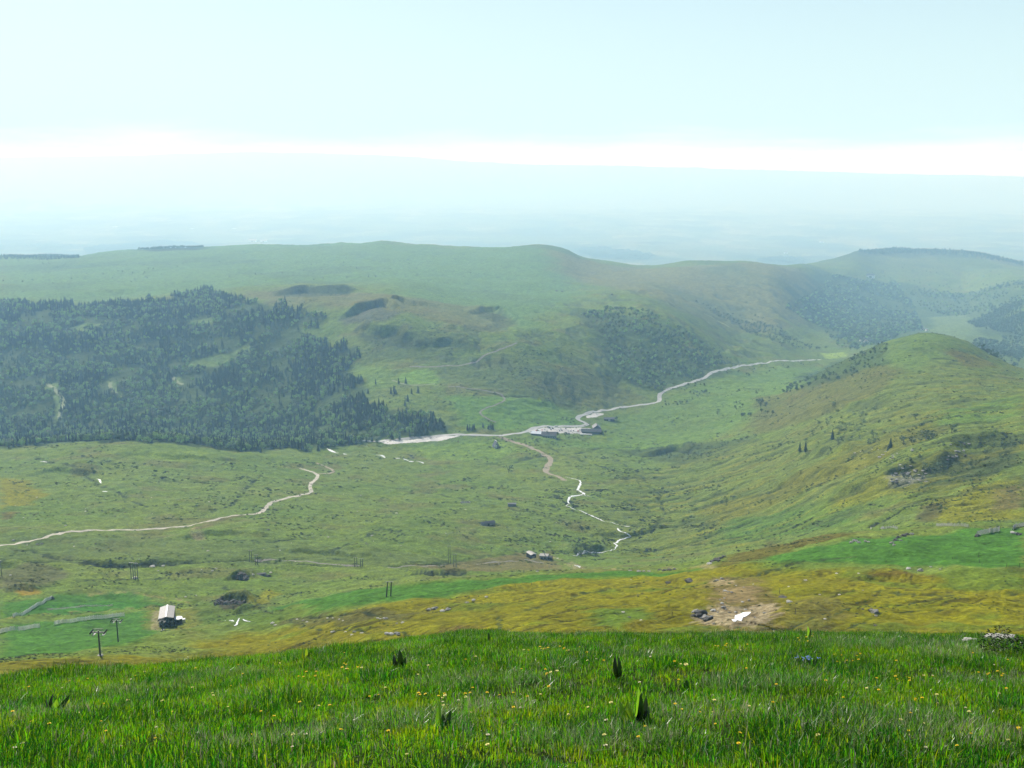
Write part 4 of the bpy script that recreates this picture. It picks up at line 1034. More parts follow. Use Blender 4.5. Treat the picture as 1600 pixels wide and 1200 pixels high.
q = MB(); q.tube((0, -3.0, 3.4), (0, -3.0, 4.0), 1.9, 1.9, 18); q.build('bullwheel', M_STEELD, st)
q = MB(); q.box(-2.6, 2.6, -7.8, 0, 4.2, 4.5); q.box(-2.2, -1.9, -7.6, -.3, 2.6, 4.2); q.box(1.9, 2.2, -7.6, -.3, 2.6, 4.2); q.build('drive_frame', M_STEELD, st)
for sx_ in (-1, 1):
    q = MB(); q.box(sx_*2.6 - .8, sx_*2.6 + .8, -L_/2 - .42, -L_/2 - .05, 3.9, 5.0); q.build('sign_board', M_STEEL, st)
q = MB(); q.box(-3.8, 3.8, -L_/2 - 2.6, -L_/2 - 2.5, .2, 1.2); q.box(-3.8, -3.7, -L_/2 - 2.6, -L_/2, .2, 1.2); q.box(3.7, 3.8, -L_/2 - 2.6, -L_/2, .2, 1.2); q.build('railing', M_STEEL, st)
q = MB(); q.box(-4, 4, -L_/2 - 2.7, -L_/2, -3, .2); q.build('landing', M_ROCKD, st)
p = at(279, 974)
cb = empty('operator_cabin', p, 'small dark rounded cabin with white roof at the right side of the lift station', 'cabin')
q = MB(); oct_ = [(2.1*math.cos(a), 2.1*math.sin(a)) for a in [math.pi/8 + math.pi/4*k for k in range(8)]]
q.prism(oct_, -1.5, 3.0); q.build('wall', M_WOODD, cb)
q = MB(); q.prism([(a*1.15, b_*1.15) for a, b_ in oct_], 3.0, 3.35); q.build('roof', M_WHITE, cb)
q = MB(); q.prism([(a*1.02, b_*1.02) for a, b_ in oct_], 1.3, 2.3); q.build('window_band', M_GLASS, cb)
p = at(286, 972)
q = MB(); q.box(-1.3, 1.3, -.8, .8, .5, 1.9); q.box(-1.1, -.8, -.9, .9, 0, .5); q.box(.8, 1.1, -.9, .9, 0, .5)
tag(q.build('fuel_tank', M_WHITE, None, False, p, R(20)), 'white tank on low legs right of the small dark cabin', 'tank')

def pylon(uv, top_v, label, group, arm=4.3, thick=.34, cat='lift pylon', base_y=None):
    x, y, z = hit(*uv)
    if base_y:
        a, dy, dz = ray(uv[0], uv[1]); x, y = a * base_y / dy, base_y
        z = H(x, y)
    a, dy, dz = ray(uv[0], top_v); h = dz / dy * y - H(x, y)
    r = empty('lift_pylon', (x, y, H(x, y)), label, cat, group)
    b = MB(); b.tube((0,0,-1), (0,0,h - .6), thick, thick * .62, 12); b.build('mast', M_STEELD, r)
    b = MB(); b.box(-arm/2, arm/2, -.14, .14, h - 1.5, h - 1.15); b.tube((-arm*.3,0,h-1.2), (0,0,h-.2), .07); b.tube((arm*.3,0,h-1.2), (0,0,h-.2), .07); b.box(-arm*.36, arm*.36, -.07, .07, h - .3, h - .1)
    b.build('crossarm', M_STEELD, r)
    for sx_ in (-1, 1):
        s2 = MB(); s2.box(sx_*arm/2 - .09, sx_*arm/2 + .09, -1.5, 1.5, h - 1.5, h - 1.25)
        tr = s2.build('sheave_train', M_STEEL, r)
        for yy in (-1.2, -.4, .4, 1.2):
            w2 = MB(); w2.tube((sx_*arm/2 - .12, yy, h - 1.05), (sx_*arm/2 + .12, yy, h - 1.05), .26, .26, 10); w2.build('sheave', M_RUBBER, tr)
        g = MB(); g.box(sx_*arm*.36 - .35, sx_*arm*.36 + .35, -.9, .9, h - 2.05, h - 1.98)
        for a_ in (-.9, .9): g.box(sx_*arm*.36 - .35, sx_*arm*.36 + .35, a_ - .03, a_ + .03, h - 2.0, h - 1.2) if False else g.tube((sx_*arm*.36 - .35, a_, h - 2), (sx_*arm*.36 + .35, a_, h - 1.3), .04)
        g.build('catwalk', M_STEEL, r)
    l_ = MB()
    for k in range(int(h / .8)): l_.box(thick + .02, thick + .32, -.02, .02, .5 + k*.8, .54 + k*.8)
    l_.box(thick + .30, thick + .34, -.03, .03, .3, h - 1.5); l_.build('ladder', M_STEEL, r)
    f = MB(); f.prism([(.9*math.cos(a_), .9*math.sin(a_)) for a_ in [math.pi/4*k + .39 for k in range(8)]], -1.0, .35); f.build('foundation', M_STONE, r)
    return r
pylon((158, 1040), 982, 'nearest tall T-shaped lift pylon rising from behind the meadow edge', None, base_y=318)
pylon((185, 1007), 966, 'second T-shaped lift pylon, standing on the edge of the green piste', None, base_y=448)
pylon((254, 985), 966, 'short lift pylon standing right in front of the lift station', None, 3.4, .3)
def tpole(uv, top_v, label, group=None, lean=0.0):
    x, y, z = hit(*uv); a, dy, dz = ray(uv[0], top_v); h = dz / dy * y - z
    r = empty('lift_mast', (x, y, H(x, y)), label, 'mast', group)
    b = MB(); b.tube((-.9,0,-.5), (-.75 + lean,0,h), .30, .2, 8); b.build('leg', M_STEELD, r)
    b = MB(); b.tube((.9,0,-.5), (.75 + lean,0,h), .30, .2, 8); b.build('leg', M_STEELD, r)
    b = MB(); b.box(-1.6 + lean, 1.6 + lean, -.12, .12, h - .2, h + .05); b.box(-.85, .85, -.05, .05, h*.5, h*.5 + .15); b.build('crossarm', M_STEEL, r)
for (u, vb, vt, lb) in ((207, 904, 879, 'left one of two masts by the white slab in the left meadow'), (214, 907, 880, 'right one of two masts by the white slab in the left meadow'),
    (392, 878, 860, 'left one of two masts at the start of the dark track'), (401, 883, 867, 'right one of two masts at the start of the dark track'),
    (556, 886, 871, 'left one of two masts in the middle of the dark track'), (565, 886, 873, 'right one of two masts in the middle of the dark track'),
    (702, 880, 853, 'tallest mast on the dark track, left of the wooden shed'), (711, 886, 866, 'short mast just right of the tallest one on the dark track'),
    (607, 932, 909, 'slender leaning mast on the bright green strip of piste'), (1, 900, 876, 'mast at the left margin above the snow fences')):
    tpole((u, vb), vt, lb, None, .6 if u == 607 else 0)

def fence(uv, h, label, group, every=2.6, m=None, lean=.25, slats=7):
    P = hits(uv); r = empty('snow_fence', (P[0][0], P[0][1], H(P[0][0], P[0][1])), label, 'snow fence', group); O = r.location
    m = m or M_WOOD
    for i in range(len(P) - 1):
        a = Vector(P[i][:2]); b_ = Vector(P[i+1][:2]); n = max(1, int((b_ - a).length / every)); d = (b_ - a) / n; nn = Vector((-d.y, d.x)).normalized() * lean
        for k in range(n + 1):
            if k == n and i < len(P) - 2: continue
            q = a + d * k; z = H(q.x, q.y)
            pb = MB(); pb.tube(Vector((q.x, q.y, z - .4)) - O, Vector((q.x + nn.x, q.y + nn.y, z + h + .15)) - O, .11, .09, 6)
            pb.tube(Vector((q.x + nn.x*4, q.y + nn.y*4, z - .2)) - O, Vector((q.x + nn.x, q.y + nn.y, z + h*.8)) - O, .07, .07, 5)
            pb.build('post', m, r)
        for k in range(n):
            q = a + d * k; q2 = a + d * (k + 1); z1, z2 = H(q.x, q.y), H(q2.x, q2.y); pb = MB()
            for s_ in range(slats):
                t0 = .12 + .86 * s_ / slats; hh2 = h * .06
                A_ = Vector((q.x + nn.x * t0, q.y + nn.y * t0, z1 + h * t0)) - O; B_ = Vector((q2.x + nn.x * t0, q2.y + nn.y * t0, z2 + h * t0)) - O
                th = Vector((-d.y, d.x, 0)).normalized() * .08; up = Vector((0, 0, hh2))
                pb.add([A_ - th, B_ - th, B_ + th, A_ + th, A_ - th + up, B_ - th + up, B_ + th + up, A_ + th + up], [(3,2,1,0), (4,5,6,7), (0,1,5,4), (1,2,6,5), (2,3,7,6), (3,0,4,7)])
            pb.build('slat_panel', m, r)
    return r
M_WOODL = mat('bleached_fence_wood', (.62, .62, .58), .85, .2, noise=.2, nscale=3)
fence([(21,965),(50,953),(82,936)], 2.3, 'grey snow fence slanting up to a dark rock on the left piste', None, m=M_WOODL)
fence([(86,977),(135,970),(195,963)], 2.5, 'longest pale snow fence, ending behind the two pylons', None, m=M_WOODL)
fence([(-8,992),(30,986),(63,981)], 2.5, 'pale snow fence cut off by the left margin below the others', None, m=M_WOODL)
fence([(74,953),(120,949),(176,946)], 1.1, 'low dark snow fence highest of those on the left piste', None, m=M_WOOD, slats=4)
fence([(1527,838),(1545,834),(1562,830)], 2.7, 'tall grey snow fence on the right-hand green piste', None, m=M_WOOD)
fence([(1583,829),(1588,824),(1603,821)], 2.2, 'curved snow fence cut off by the right margin', None, m=M_WOOD)
fence([(1360,826),(1380,827),(1402,827)], 1.6, 'low dark snow fence at the left end of the right-hand piste', None, m=M_WOOD, slats=5)
fence([(1462,822),(1485,822),(1512,824)], 1.8, 'long low snow fence along the top of the right-hand piste', None, m=M_WOOD, slats=5)
for (u, v, h) in ((1530,880,1.6),(1534,884,1.1),(1572,886,1.5),(1592,887,1.9),(1384,879,1.0),(1529,871,2.2),(1488,874,1.1),(1045,950,1.4),(1050,962,1.2),(1218,928,1.8),(1242,960,1.6),(1015,880,1.3),(1040,878,1.2),(1066,880,1.4),(1240,832,1.2),(805,918,1.3),(830,915,1.3),(850,912,1.3)):
    p = at(u, v); b = MB(); b.tube((0,0,-.3), (.05,0,h), .09, .07, 6); b.box(-.1, .1, -.1, .1, h, h + .05)
    right = u > 1300
    tag(b.build('fence_post', M_WOODD, None, False, p), 'thin dark post at the lower edge of the right-hand piste' if right else 'thin dark post standing alone along the crest of the olive slope', 'post', 'posts of the right-hand piste' if right else 'posts along the olive slope')

# wooden shed, ruined lift hut, stone sheepfold
p = at(830, 871)
gable('shed', p, R(28), 5.5, 9.0, 4.2, .8, 'grey-roofed wooden shed at the end of the dark track', 'shed', M_WOODD, M_ROOFG, None, .3, [('front', 0, 2.4, 0, 2.8, 'door', M_WOOD)])
p = at(853, 873)
lh = empty('lift_hut', p, 'flat-roofed grey hut with a slanting steel girder right of the shed', 'hut', None, R(-12))
b = MB(); b.box(-5.5, 2.0, -3.0, 3.0, -1.5, 3.4); b.build('wall', M_STONE, lh)
b = MB(); b.box(2.0, 5.8, -2.4, 2.2, -1.5, 2.6); b.build('annex', M_WOODD, lh)
b = MB(); b.box(-5.9, 2.3, -3.4, 3.4, 3.4, 3.75); b.build('roof', M_ROOFG, lh)
b = MB(); b.tube((-1.5, -2, 6.2), (3.6, -5.5, -.4), .35, .35, 6); b.tube((-1.0, 0, 3.7), (-1.5, -2, 6.2), .2); b.build('girder', M_STEEL, lh)
b = MB(); b.box(-4.2, -2.4, -3.06, -2.95, .2, 2.3); b.build('door', M_WOODD, lh)
b = MB(); b.box(-1.4, .2, -3.06, -2.95, 1.2, 2.3); b.build('window', M_GLASS, lh)
p = at(762, 820)
gable('sheep_barn', p, R(-66), 5.5, 15.0, 2.6, 1.5, 'long low dark barn in the middle of the pasture', 'barn', M_STONE, M_DARKR, None, .3, [('right', 0, 2.2, 0, 2.1, 'door', M_WOODD)])
p = at(727, 786)
b = MB(); 
for k in range(14):
    a = k * .45; b.box(-.9, .9, -.5, .5, -.5, 1.0 + .3 * (k % 3), Matrix.Translation((math.cos(a) * 5.5, math.sin(a) * 3, 0)) @ Matrix.Rotation(a + 1.57, 4, 'Z'))
tag(b.build('sheepfold', M_ROCK, None, False, p), 'low ring of dark dry stone left of the long barn', 'sheepfold')
for i, (u, v) in enumerate(((797,791),(803,791))):
    b = MB(); b.box(-2.6, 2.6, -2, 2, -.5, 3.2); 
    r = empty('hut', at(u, v), ('left' if i == 0 else 'right') + ' one of two tiny stone huts on the pasture above the shed', 'hut')
    b.build('wall', M_STONE, r); b = MB(); b.prism([(-3,-2.4),(3,-2.4),(3,2.4),(-3,2.4)], 3.2, 3.5); b.build('roof', M_DARKR, r)
# chapel with steep roof
p = at(775, 699)
ch = gable('chapel', p, R(20), 9.0, 10.0, 2.2, 8.6, 'small steep-roofed chapel on the bright meadow below the road', 'chapel', M_STONE, M_DARKR, M_WHITE, .5, [('front', 0, 1.8, 0, 2.6, 'door', M_WOODD), ('front', 0, 1.4, 4.0, 5.6, 'window', M_GLASS)])
b = MB(); b.box(-4.7, -.4, -6.3, -6.0, .2, 5.6); b.build('white_gable_panel', M_WHITE, ch)
# car park buildings
p = at(858, 683)
r = gable('restaurant', p, R(82), 14, 24, 5.0, 4.4, 'big dark-roofed building beside the pale terrace at the car park', 'building', M_STONE, M_DARKR, None, .8,
      [('left', -8, 1.6, 1, 2.6, 'window', M_GLASS), ('left', -4, 1.6, 1, 2.6, 'window', M_GLASS), ('left', 0, 2, 0, 2.6, 'door', M_WOODD), ('left', 4, 1.6, 1, 2.6, 'window', M_GLASS), ('left', 8, 1.6, 1, 2.6, 'window', M_GLASS)])
b = MB(); b.box(-3, 3, -15.5, -11.5, 5.5, 6.4) if False else b.box(-1.0, 1.0, 3, 4.6, 7.5, 11.0); b.build('chimney', M_STONE, r)
p = at(842, 680)
q = empty('terrace_hall', p, 'low pale-roofed hall touching the left side of the big dark-roofed building', 'hall', None, R(-18))
b = MB(); b.box(-13, 9, -4.5, 5.5, -2, 3.2); b.build('wall', M_STONE, q)
b = MB(); b.add([(-13.5,-5,3.2),(9.5,-5,3.2),(9.5,6,4.6),(-13.5,6,4.6),(-13.5,-5,3.5),(9.5,-5,3.5),(9.5,6,4.9),(-13.5,6,4.9)], [(3,2,1,0),(4,5,6,7),(0,1,5,4),(1,2,6,5),(2,3,7,6),(3,0,4,7)]); b.build('roof', mat('blue_grey_sheet_roof', (.42,.46,.52), .4, .5), q)
b = MB(); b.box(-11, 7, -4.57, -4.45, .8, 2.4); b.build('window_band', M_GLASS, q)
p = at(924, 677)
r = gable('lodge', p, R(88), 12, 34, 4.6, 3.6, 'longest dark-roofed building at the right end of the car park', 'building', M_WOODD, M_DARKR, None, .8,
      [('left', -12 + 4*k, 1.5, 1, 2.5, 'window', M_GLASS) for k in range(7)])
p = at(931, 675)
r = gable('lodge_wing', (p.x + 2, p.y + 12, H(p.x + 2, p.y + 12)), R(2), 13, 16, 6.0, 4.6, 'tall gabled wing rising behind the longest dark-roofed building', 'building', M_WOODD, M_DARKR, None, .8, [('front', 0, 3, 6.2, 8.2, 'window', M_GLASS)])
p = at(915, 679)
b = MB(); b.box(-11, 11, -1.2, 1.2, -1.5, 1.0); tag(b.build('retaining_wall', M_WHITE, None, False, p, R(-3)), 'long pale wall in front of the longest dark-roofed building', 'wall')
p = at(951.5, 657)
gable('hangar', p, R(92), 10, 19, 3.8, 2.2, 'dark isolated barn right of the roadside lay-by', 'barn', M_WOODD, M_DARKR, None, .6, [('left', 0, 4, 0, 3, 'door', M_WOOD)])
for q_, lb in (((856,671.5), 'dark'), ((873,677.5), 'dark')): pass
# trees by the car park
for (u, v, h) in ((871,681,6), (884,682,7), (889,681,5), (832,688,4), (800,689,4)): bush((u, v), h, 'small dark tree on the grass in front of the car park', 'small trees below the car park', 'd', 'tree', 'broadleaf_tree', 1.3)
bush((963,657), 7, 'dark tree touching the right end of the isolated barn', None, 'd', 'tree', 'broadleaf_tree', 1.4)
bush((946,678), 6, 'round dark tree right of the longest dark-roofed building', None, 'd', 'tree', 'broadleaf_tree', 1.4)

# cars
def car_parts(col, van=False):
    pm = mat('car_paint', col, .25, .6)
    b = MB(); L2, W2 = (2.6, .95) if van else (2.1, .88)
    prof = ([(-L2,.35),(-L2,1.9),(L2-1.3,2.2),(L2-.6,1.25),(L2,1.0),(L2,.35)] if van else [(-L2,.35),(-L2,.9),(-L2+.35,.95),(-L2+.7,1.42),(.4,1.46),(1.05,.98),(L2,.82),(L2,.35)])
    n = len(prof); vs = [(x, -W2, z) for x, z in prof] + [(x, W2, z) for x, z in prof]
    b.add(vs, [tuple(range(n)), tuple(range(2*n-1, n-1, -1))] + [(k, n + k, n + (k+1) % n, (k+1) % n) for k in range(n)])
    body = b.mesh('body', pm)
    g = MB(); z0, z1 = (1.3, 1.8) if van else (1.0, 1.36)
    for s_ in (-1, 1): g.box(-L2 + .8, (L2 - 1.5) if van else .45, s_*W2 - .02, s_*W2 + .02, z0, z1)
    win = g.mesh('side_windows', M_GLASS)
    w = MB(); w.tube((0, -.11, 0), (0, .11, 0), .33, .33, 12); wheel = w.mesh('wheel', M_RUBBER)
    return body, win, wheel, L2, W2
CARS = [car_parts(c) for c in ((.80,.80,.80), (.45,.46,.48), (.45,.05,.04), (.04,.06,.14), (.03,.03,.03))] + [car_parts((.82,.82,.80), True)]
CN = ['white', 'silver', 'red', 'dark blue', 'black', 'white']
def car(k, uv, rz, where):
    body, win, wheel, L2, W2 = CARS[k]; nm = 'parked_van' if k == 5 else 'parked_car'
    r = empty(nm, at(*uv, .3), '%s %s %s' % (CN[k], 'van' if k == 5 else 'car', where), 'van' if k == 5 else 'car', 'cars in the car park', rz)
    link('body', body, r); link('window', win, r)
    for sx_ in (-1, 1):
        for sy_ in (-1, 1): link('wheel', wheel, r, (sx_ * L2 * .62, sy_ * (W2 - .05), .33))
    return r
spots = [(5,856.5,667.4,'leftmost of two on the upper edge of the car park'), (5,869,666.8,'rightmost of two on the upper edge of the car park'), (3,859,669.6,'just below the left van'), (4,864,670.2,'just left of the middle of the car park')]
row = [(838,673.6,2),(843,673.0,0),(847,672.6,2),(851,672.3,1),(855,672.0,0),(861,672.5,4),(866,671.8,0),(871,673.2,0),(874.5,674,3),(878,673.6,4),(888,673.8,1),(892,674.2,3),(896,673.8,4),(900,674.4,0),(903,674.2,2),(907,672.4,1),(911,672.8,4),(915,671.6,0),(876,670.5,1),(884,670.4,3),(830,675,1),(835,676.5,0)]
for k, u, v, w in spots: car(k, (u, v), random.uniform(-.1, .1), w)
ordn = ['first','second','third','fourth','fifth','sixth','seventh','eighth','ninth','tenth','eleventh','twelfth','thirteenth','fourteenth','fifteenth','sixteenth','seventeenth','eighteenth','nineteenth','twentieth','twenty-first','twenty-second']
for i, (u, v, k) in enumerate(sorted(row)):
    car(k, (u, v), R(90) + random.uniform(-.3, .3), 'parked %s from the left in the car park rows' % ordn[i])
car(0, (932, 647), 0, 'alone on the roadside lay-by'); car(1, (1120, 582.5), R(20), 'driving on the straight part of the valley road')

# far hamlets and sheds in the lowland
def house(uv, w, l, h, rz, label, roofm=None, name='house', cat='house'):
    p = at(*uv); gable(name, p, rz, w, l, h, w * .3, label, cat, M_WHITE, roofm or M_DARKR, None, .4, [('left', 0, l * .3, h * .2, h * .7, 'window', M_GLASS)])
house((1348,533), 14, 20, 9, R(80), 'white house left of the other in the small hamlet among trees left of the dome')
house((1353,536), 10, 14, 8, R(20), 'white house right of the other in the small hamlet among trees')
house((1441,515), 9, 14, 6, R(75), 'white farmhouse left one of two peeping over the top of the dome', M_ROOFG); house((1448,517), 8, 12, 6, R(10), 'white farmhouse right one of two peeping over the top of the dome')
house((1360,434), 30, 46, 14, R(70), 'lone pale farm on the slope far above the wooded valley')
for (u, v, l, lb) in ((180,355,90,'leftmost bright warehouse on the hazy lowland'), (300,358,60,'small pale shed second from the left on the hazy lowland'), (366,358,70,'small bright shed third from the left on the hazy lowland'),
    (395,377,150,'long pale warehouse just above the plateau rim on the left'), (412,377.5,120,'bright warehouse right end of the long one above the rim'), (1284,379,90,'tiny bright barn above the plateau rim on the right'), (1228,396,60,'tiny white barn low above the rim on the right')):
    house((u, v), l * .35, l * .8, 13, R(85), lb, M_ROOFG, 'warehouse', 'warehouse')

# ------------------------------------------------------------------ rocks
def rock_mesh(seed, m, flat=.6, rough=.45):
    import bmesh
    bm = bmesh.new(); bmesh.ops.create_icosphere(bm, subdivisions=3, radius=1)
    rs = seed * 7.3
    for v in bm.verts:
        d = v.co.normalized()
        n = float(gnoise(np.array([d.x * 1.3 + rs]), np.array([d.y * 1.3 + d.z * 1.1]), seed)[0]) + .5 * float(gnoise(np.array([d.x * 3 + rs]), np.array([d.z * 3 - d.y * 2.2]), seed + 1)[0])
        f = 1 + rough * n
        v.co = Vector((round(d.x * f * 3.2) / 3.2 * .4 + d.x * f * .6, round(d.y * f * 3) / 3 * .4 + d.y * f * .6, (d.z * f) * flat))
    me = bpy.data.meshes.new('rock'); bm.to_mesh(me); bm.free(); me.materials.append(m); return me
RK = [rock_mesh(k, M_ROCK) for k in range(3)]; RKP = [rock_mesh(k + 5, M_ROCKP, .5) for k in range(3)]; RKD = [rock_mesh(k + 9, M_ROCKD, .75) for k in range(3)]
def RPOS(g_, u):
    a, b_ = {'stones strewn in the pasture': (0, 900), 'stones sunk in the olive turf': (880, 1500), 'stones of the olive slope': (464, 629), 'rocks in the face of the hollow': (336, 380), 'stones in the gravel pit': (1110, 1196),
        'rocks along the edge of the slope': (985, 1131), 'boulders of the rock field': (1392, 1450), 'stones above the rock field': (1330, 1430), 'boulders in the dark heather': (1480, 1518)}.get(g_, (0, 1600))
    return third(u, a, b_, ('on its left', 'in its middle', 'on its right'))
def rock(uv, s, k, label, group=None, rz=None, sz=1.0, wx=1.0):
    uv = list(uv)
    while hit(*uv)[1] < 200: uv[1] -= 2
    me = (RK, RKP, RKD)[k][random.randrange(3)]
    o = link('boulder' if s > .6 else 'stone', me, None, at(*uv) + Vector((0, 0, s * .12)), random.uniform(0, 6.28) if rz is None else rz)
    o.scale = (s * wx, s, s * sz)
    if group: label = fit(label, ('grey' if k == 0 else 'pale' if k == 1 else 'dark') if label.split()[0] not in ('grey', 'pale', 'dark', 'small') else None, RPOS(group, uv[0]))
    return tag(o, label, 'rock', group)
rock((376,902), 4.2, 2, 'biggest dark crag in the left meadow above the dark hollow', None, 0, 1.15, 1.2)
rock((384,906), 2.6, 2, 'dark block leaning on the right side of the biggest crag'); rock((408,898), 2.6, 2, 'rust-dark outcrop right of the biggest crag', None, 0, .5, 1.8); rock((420,901), 1.8, 2, 'last dark outcrop of the line right of the biggest crag')
for (u, v, s) in ((343,941,2.2),(349,945,2.4),(356,944,2.2),(363,943,2.6),(372,943,2.2),(380,943,2.0),(336,944,1.4)):
    rock((u, v), s, 2, 'dark rock in the face of the hollow above the white stream', 'rocks in the face of the hollow', None, 1.0)
for (u, v, s, lb) in ((238,883,2.2,'white flat slab beside the two masts'), (255,883,1.2,'small white stone right of the flat slab'), (211,903,1.8,'pale slab at the feet of the two masts'), (290,933,.8,'small white stone above the lift station'), (306,931,.8,'second small white stone above the lift station'), (337,889,1.2,'white stone on the dark ditch left of the crag'), (332,892,1.0,'lower white stone on the dark ditch left of the crag'),
    (395,898,1.1,'white stone touching the dark outcrops right of the crag'), (80,936,1.8,'dark rock at the top end of the slanting snow fence'), (426,974,.8,'white stone at the left end of the stony dark patch'), (430,977,.6,'smaller white stone beneath the one at the stony patch'), (16,899,.8,'white stone in the far left meadow'), (325,861,1.2,'pale stone above the dark track on the left')):
    rock((u, v), s, 2 if 'dark rock' in lb else 1, lb)
for (u, v) in ((464,967),(474,970),(480,972),(512,965),(520,966),(530,968),(536,970),(590,966),(594,967),(600,966),(604,966),(620,974),(629,973),(610,990),(605,990),(613,991),(620,990),(622,992),(554,988),(550,992),(522,987),(519,988),(540,986),(565,989)):
    rock((u, v), random.uniform(.35, .75), 1 if random.random() < .7 else 0, 'pale stone lying in the dark stony strip of the olive slope', 'stones of the olive slope')
for (u, v, s, k) in ((670,954,1.0,0),(680,952,1.2,0),(692,955,.9,1),(700,953,.9,0),(740,938,.7,1),(730,942,.7,0),(760,934,.6,1)):
    rock((u, v), s, k, 'grey rock on the brow of the olive slope left of centre', 'rocks on the brow of the slope')
for (u, v, s, k) in ((1108,881,1.3,1),(1113,878,1.3,2),(1120,876,1.8,2),(1126,873,1.6,2),(1131,870,1.2,2),(1030,891,1.0,2),(1038,892,1.3,2),(1046,891,1.1,2),(1054,890,.9,2),(1014,893,.8,0),(1006,893,.8,0),(998,893,1.0,0),(985,892,.8,0)):
    rock((u, v), s, k, 'small white rock left of the dark outcrops on the slope skyline' if k == 1 else 'dark rock on the edge where the olive slope meets the valley', None if k == 1 else 'rocks along the edge of the slope', None, .7)
for (u, v, s, lb) in ((1077,909,1.7,'dark boulder alone on the olive slope left of the gravel pit'), (1044,911,1.0,'small dark boulder left of the lone dark boulder')): rock((u, v), s, 2, lb, None, None, .6)
for (u, v, s, k) in ((1095,960,1.6,2),(1088,958,1.2,0),(1092,964,1.3,2),(1101,966,1.4,0),(1107,969,1.2,2),(1084,963,.8,2)): rock((u, v), s, k, 'dark rock heaped at the left lip of the gravel pit', 'rocks at the lip of the pit')
for (u, v) in ((1115,955),(1122,957),(1131,950),(1135,953),(1140,958),(1128,943),(1125,938),(1132,935),(1120,908),(1128,905),(1138,925),(1143,926),(1133,924),(1150,957),(1165,953),(1195,958),(1180,965),(1160,941),(1170,938),(1115,975),(1112,964),(1150,915),(1162,918),(1177,913)):
    rock((u, v), random.uniform(.3, .8), random.choice((0, 1, 0)), 'stone scattered on the bare ground of the gravel pit', 'stones in the gravel pit')
rock((1366,957), 1.2, 0, 'grey boulder alone in the middle of the olive slope on the right'); rock((1361,955), .8, 2, 'darker rock touching the left side of the lone grey boulder'); rock((1233,941), .9, 1, 'pale rock right of the gravel pit'); rock((1222,934), 1.0, 2, 'dark flat rock up and right of the gravel pit', None, None, .4, 1.8)
rock((1420,889), .9, 1, 'white rock in the brown scrub below the right-hand piste'); rock((1438,892), 1.0, 0, 'grey rock in the brown scrub below the right-hand piste')
for (u, v, s) in ((1394,849,1.1),(1399,845,1.3),(1404,841,1.2),(1411,838,1.4),(1418,836,1.3),(1425,835,1.1),(1408,845,.8),(1397,852,.8)): rock((u, v), s, 2 if s > 1.15 else 0, 'rock of the broken line crossing the right-hand piste', 'rocks crossing the right-hand piste')
for (u, v, s) in ((1330,848,1.0),(1336,846,1.3),(1342,848,.9),(1352,846,.8),(1357,847,.7)): rock((u, v), s, random.choice((0, 1)), 'rock of the small cluster at the left end of the right-hand piste', 'rocks of the piste cluster')
rock((1527,839), 1.2, 2, 'dark block at the left foot of the tall grey snow fence', None, None, 1.5); rock((1583,833), 1.4, 1, 'pale rock by the curved snow fence', None); rock((1592,836), 1.3, 2, 'dark rock by the curved snow fence', None)
r_ = random.Random(9)
for i in range(46):
    u, v = 1392 + r_.random() * 58, 733 + r_.random() * 20
    rock((u, v), r_.uniform(.7, 1.8), r_.choice((0, 0, 0, 2)), 'grey boulder of the rock field on the right-hand slope', 'boulders of the rock field', None, .5)
for i in range(16):
    u, v = 1480 + r_.random() * 38, 692 + r_.random() * 28
    rock((u, v), r_.uniform(1.0, 2.4), r_.choice((0, 2)), 'grey boulder in the dark heather high on the right-hand slope', 'boulders in the dark heather', None, .6)
for i in range(20):
    u, v = 1330 + r_.random() * 100, 700 + r_.random() * 30
    rock((u, v), r_.uniform(.8, 1.6), r_.choice((0, 1)), 'grey stone strewn above the rock field', 'stones above the rock field', None, .5)
for (u, v, s) in ((1375,715,2.0),(1395,716,1.6),(590,478,3.2),(580,481,2.8),(603,481,2.4),(560,492,2.0),(870,455,4.5),(878,456,4.0),(956,459,4.0)):
    rock((u, v), s, 0 if v > 700 else 2, 'dark outcrop standing out on the open plateau' if u > 800 and v < 500 else ('grey outcrop near the top of the row of trees' if v > 700 else 'dark crag on the lip of the plateau above the forest'), 'outcrops seen from afar', None, 1.0)
r_ = random.Random(19)
for i in range(70):
    u, v = r_.uniform(0, 900), r_.uniform(760, 895)
    rock((u, v), r_.uniform(.5, 1.3), r_.choice((0, 1, 2)), 'stone strewn in the wide pasture of the near valley', 'stones strewn in the pasture', None, .6)
for i in range(40):
    u, v = r_.uniform(880, 1500), r_.uniform(985, 880)
    if 1080 < u < 1230: continue
    rock((u, v), r_.uniform(.25, .6), r_.choice((0, 1, 2)), 'small stone half sunk in the olive turf', 'stones sunk in the olive turf', None, .6)
# bird above the far ridge
b = MB()
p0 = Vector(pix2w(1236, 248, 260))
b.tube((-.28,0,0), (.25,0,.02), .05, .03, 6); b.face([(-.05,0,.02),(.1,0,.02),(.05,.55,.22),(-.1,.5,.2)]); b.face([(.1,0,.02),(-.05,0,.02),(-.1,-.5,.2),(.05,-.55,.22)]); b.face([(-.25,0,0),(-.42,.08,0),(-.42,-.08,0)])
tag(b.build('bird', M_RUBBER, None, False, p0, R(60)), 'tiny dark bird gliding in the sky just over the far ridge', 'bird')

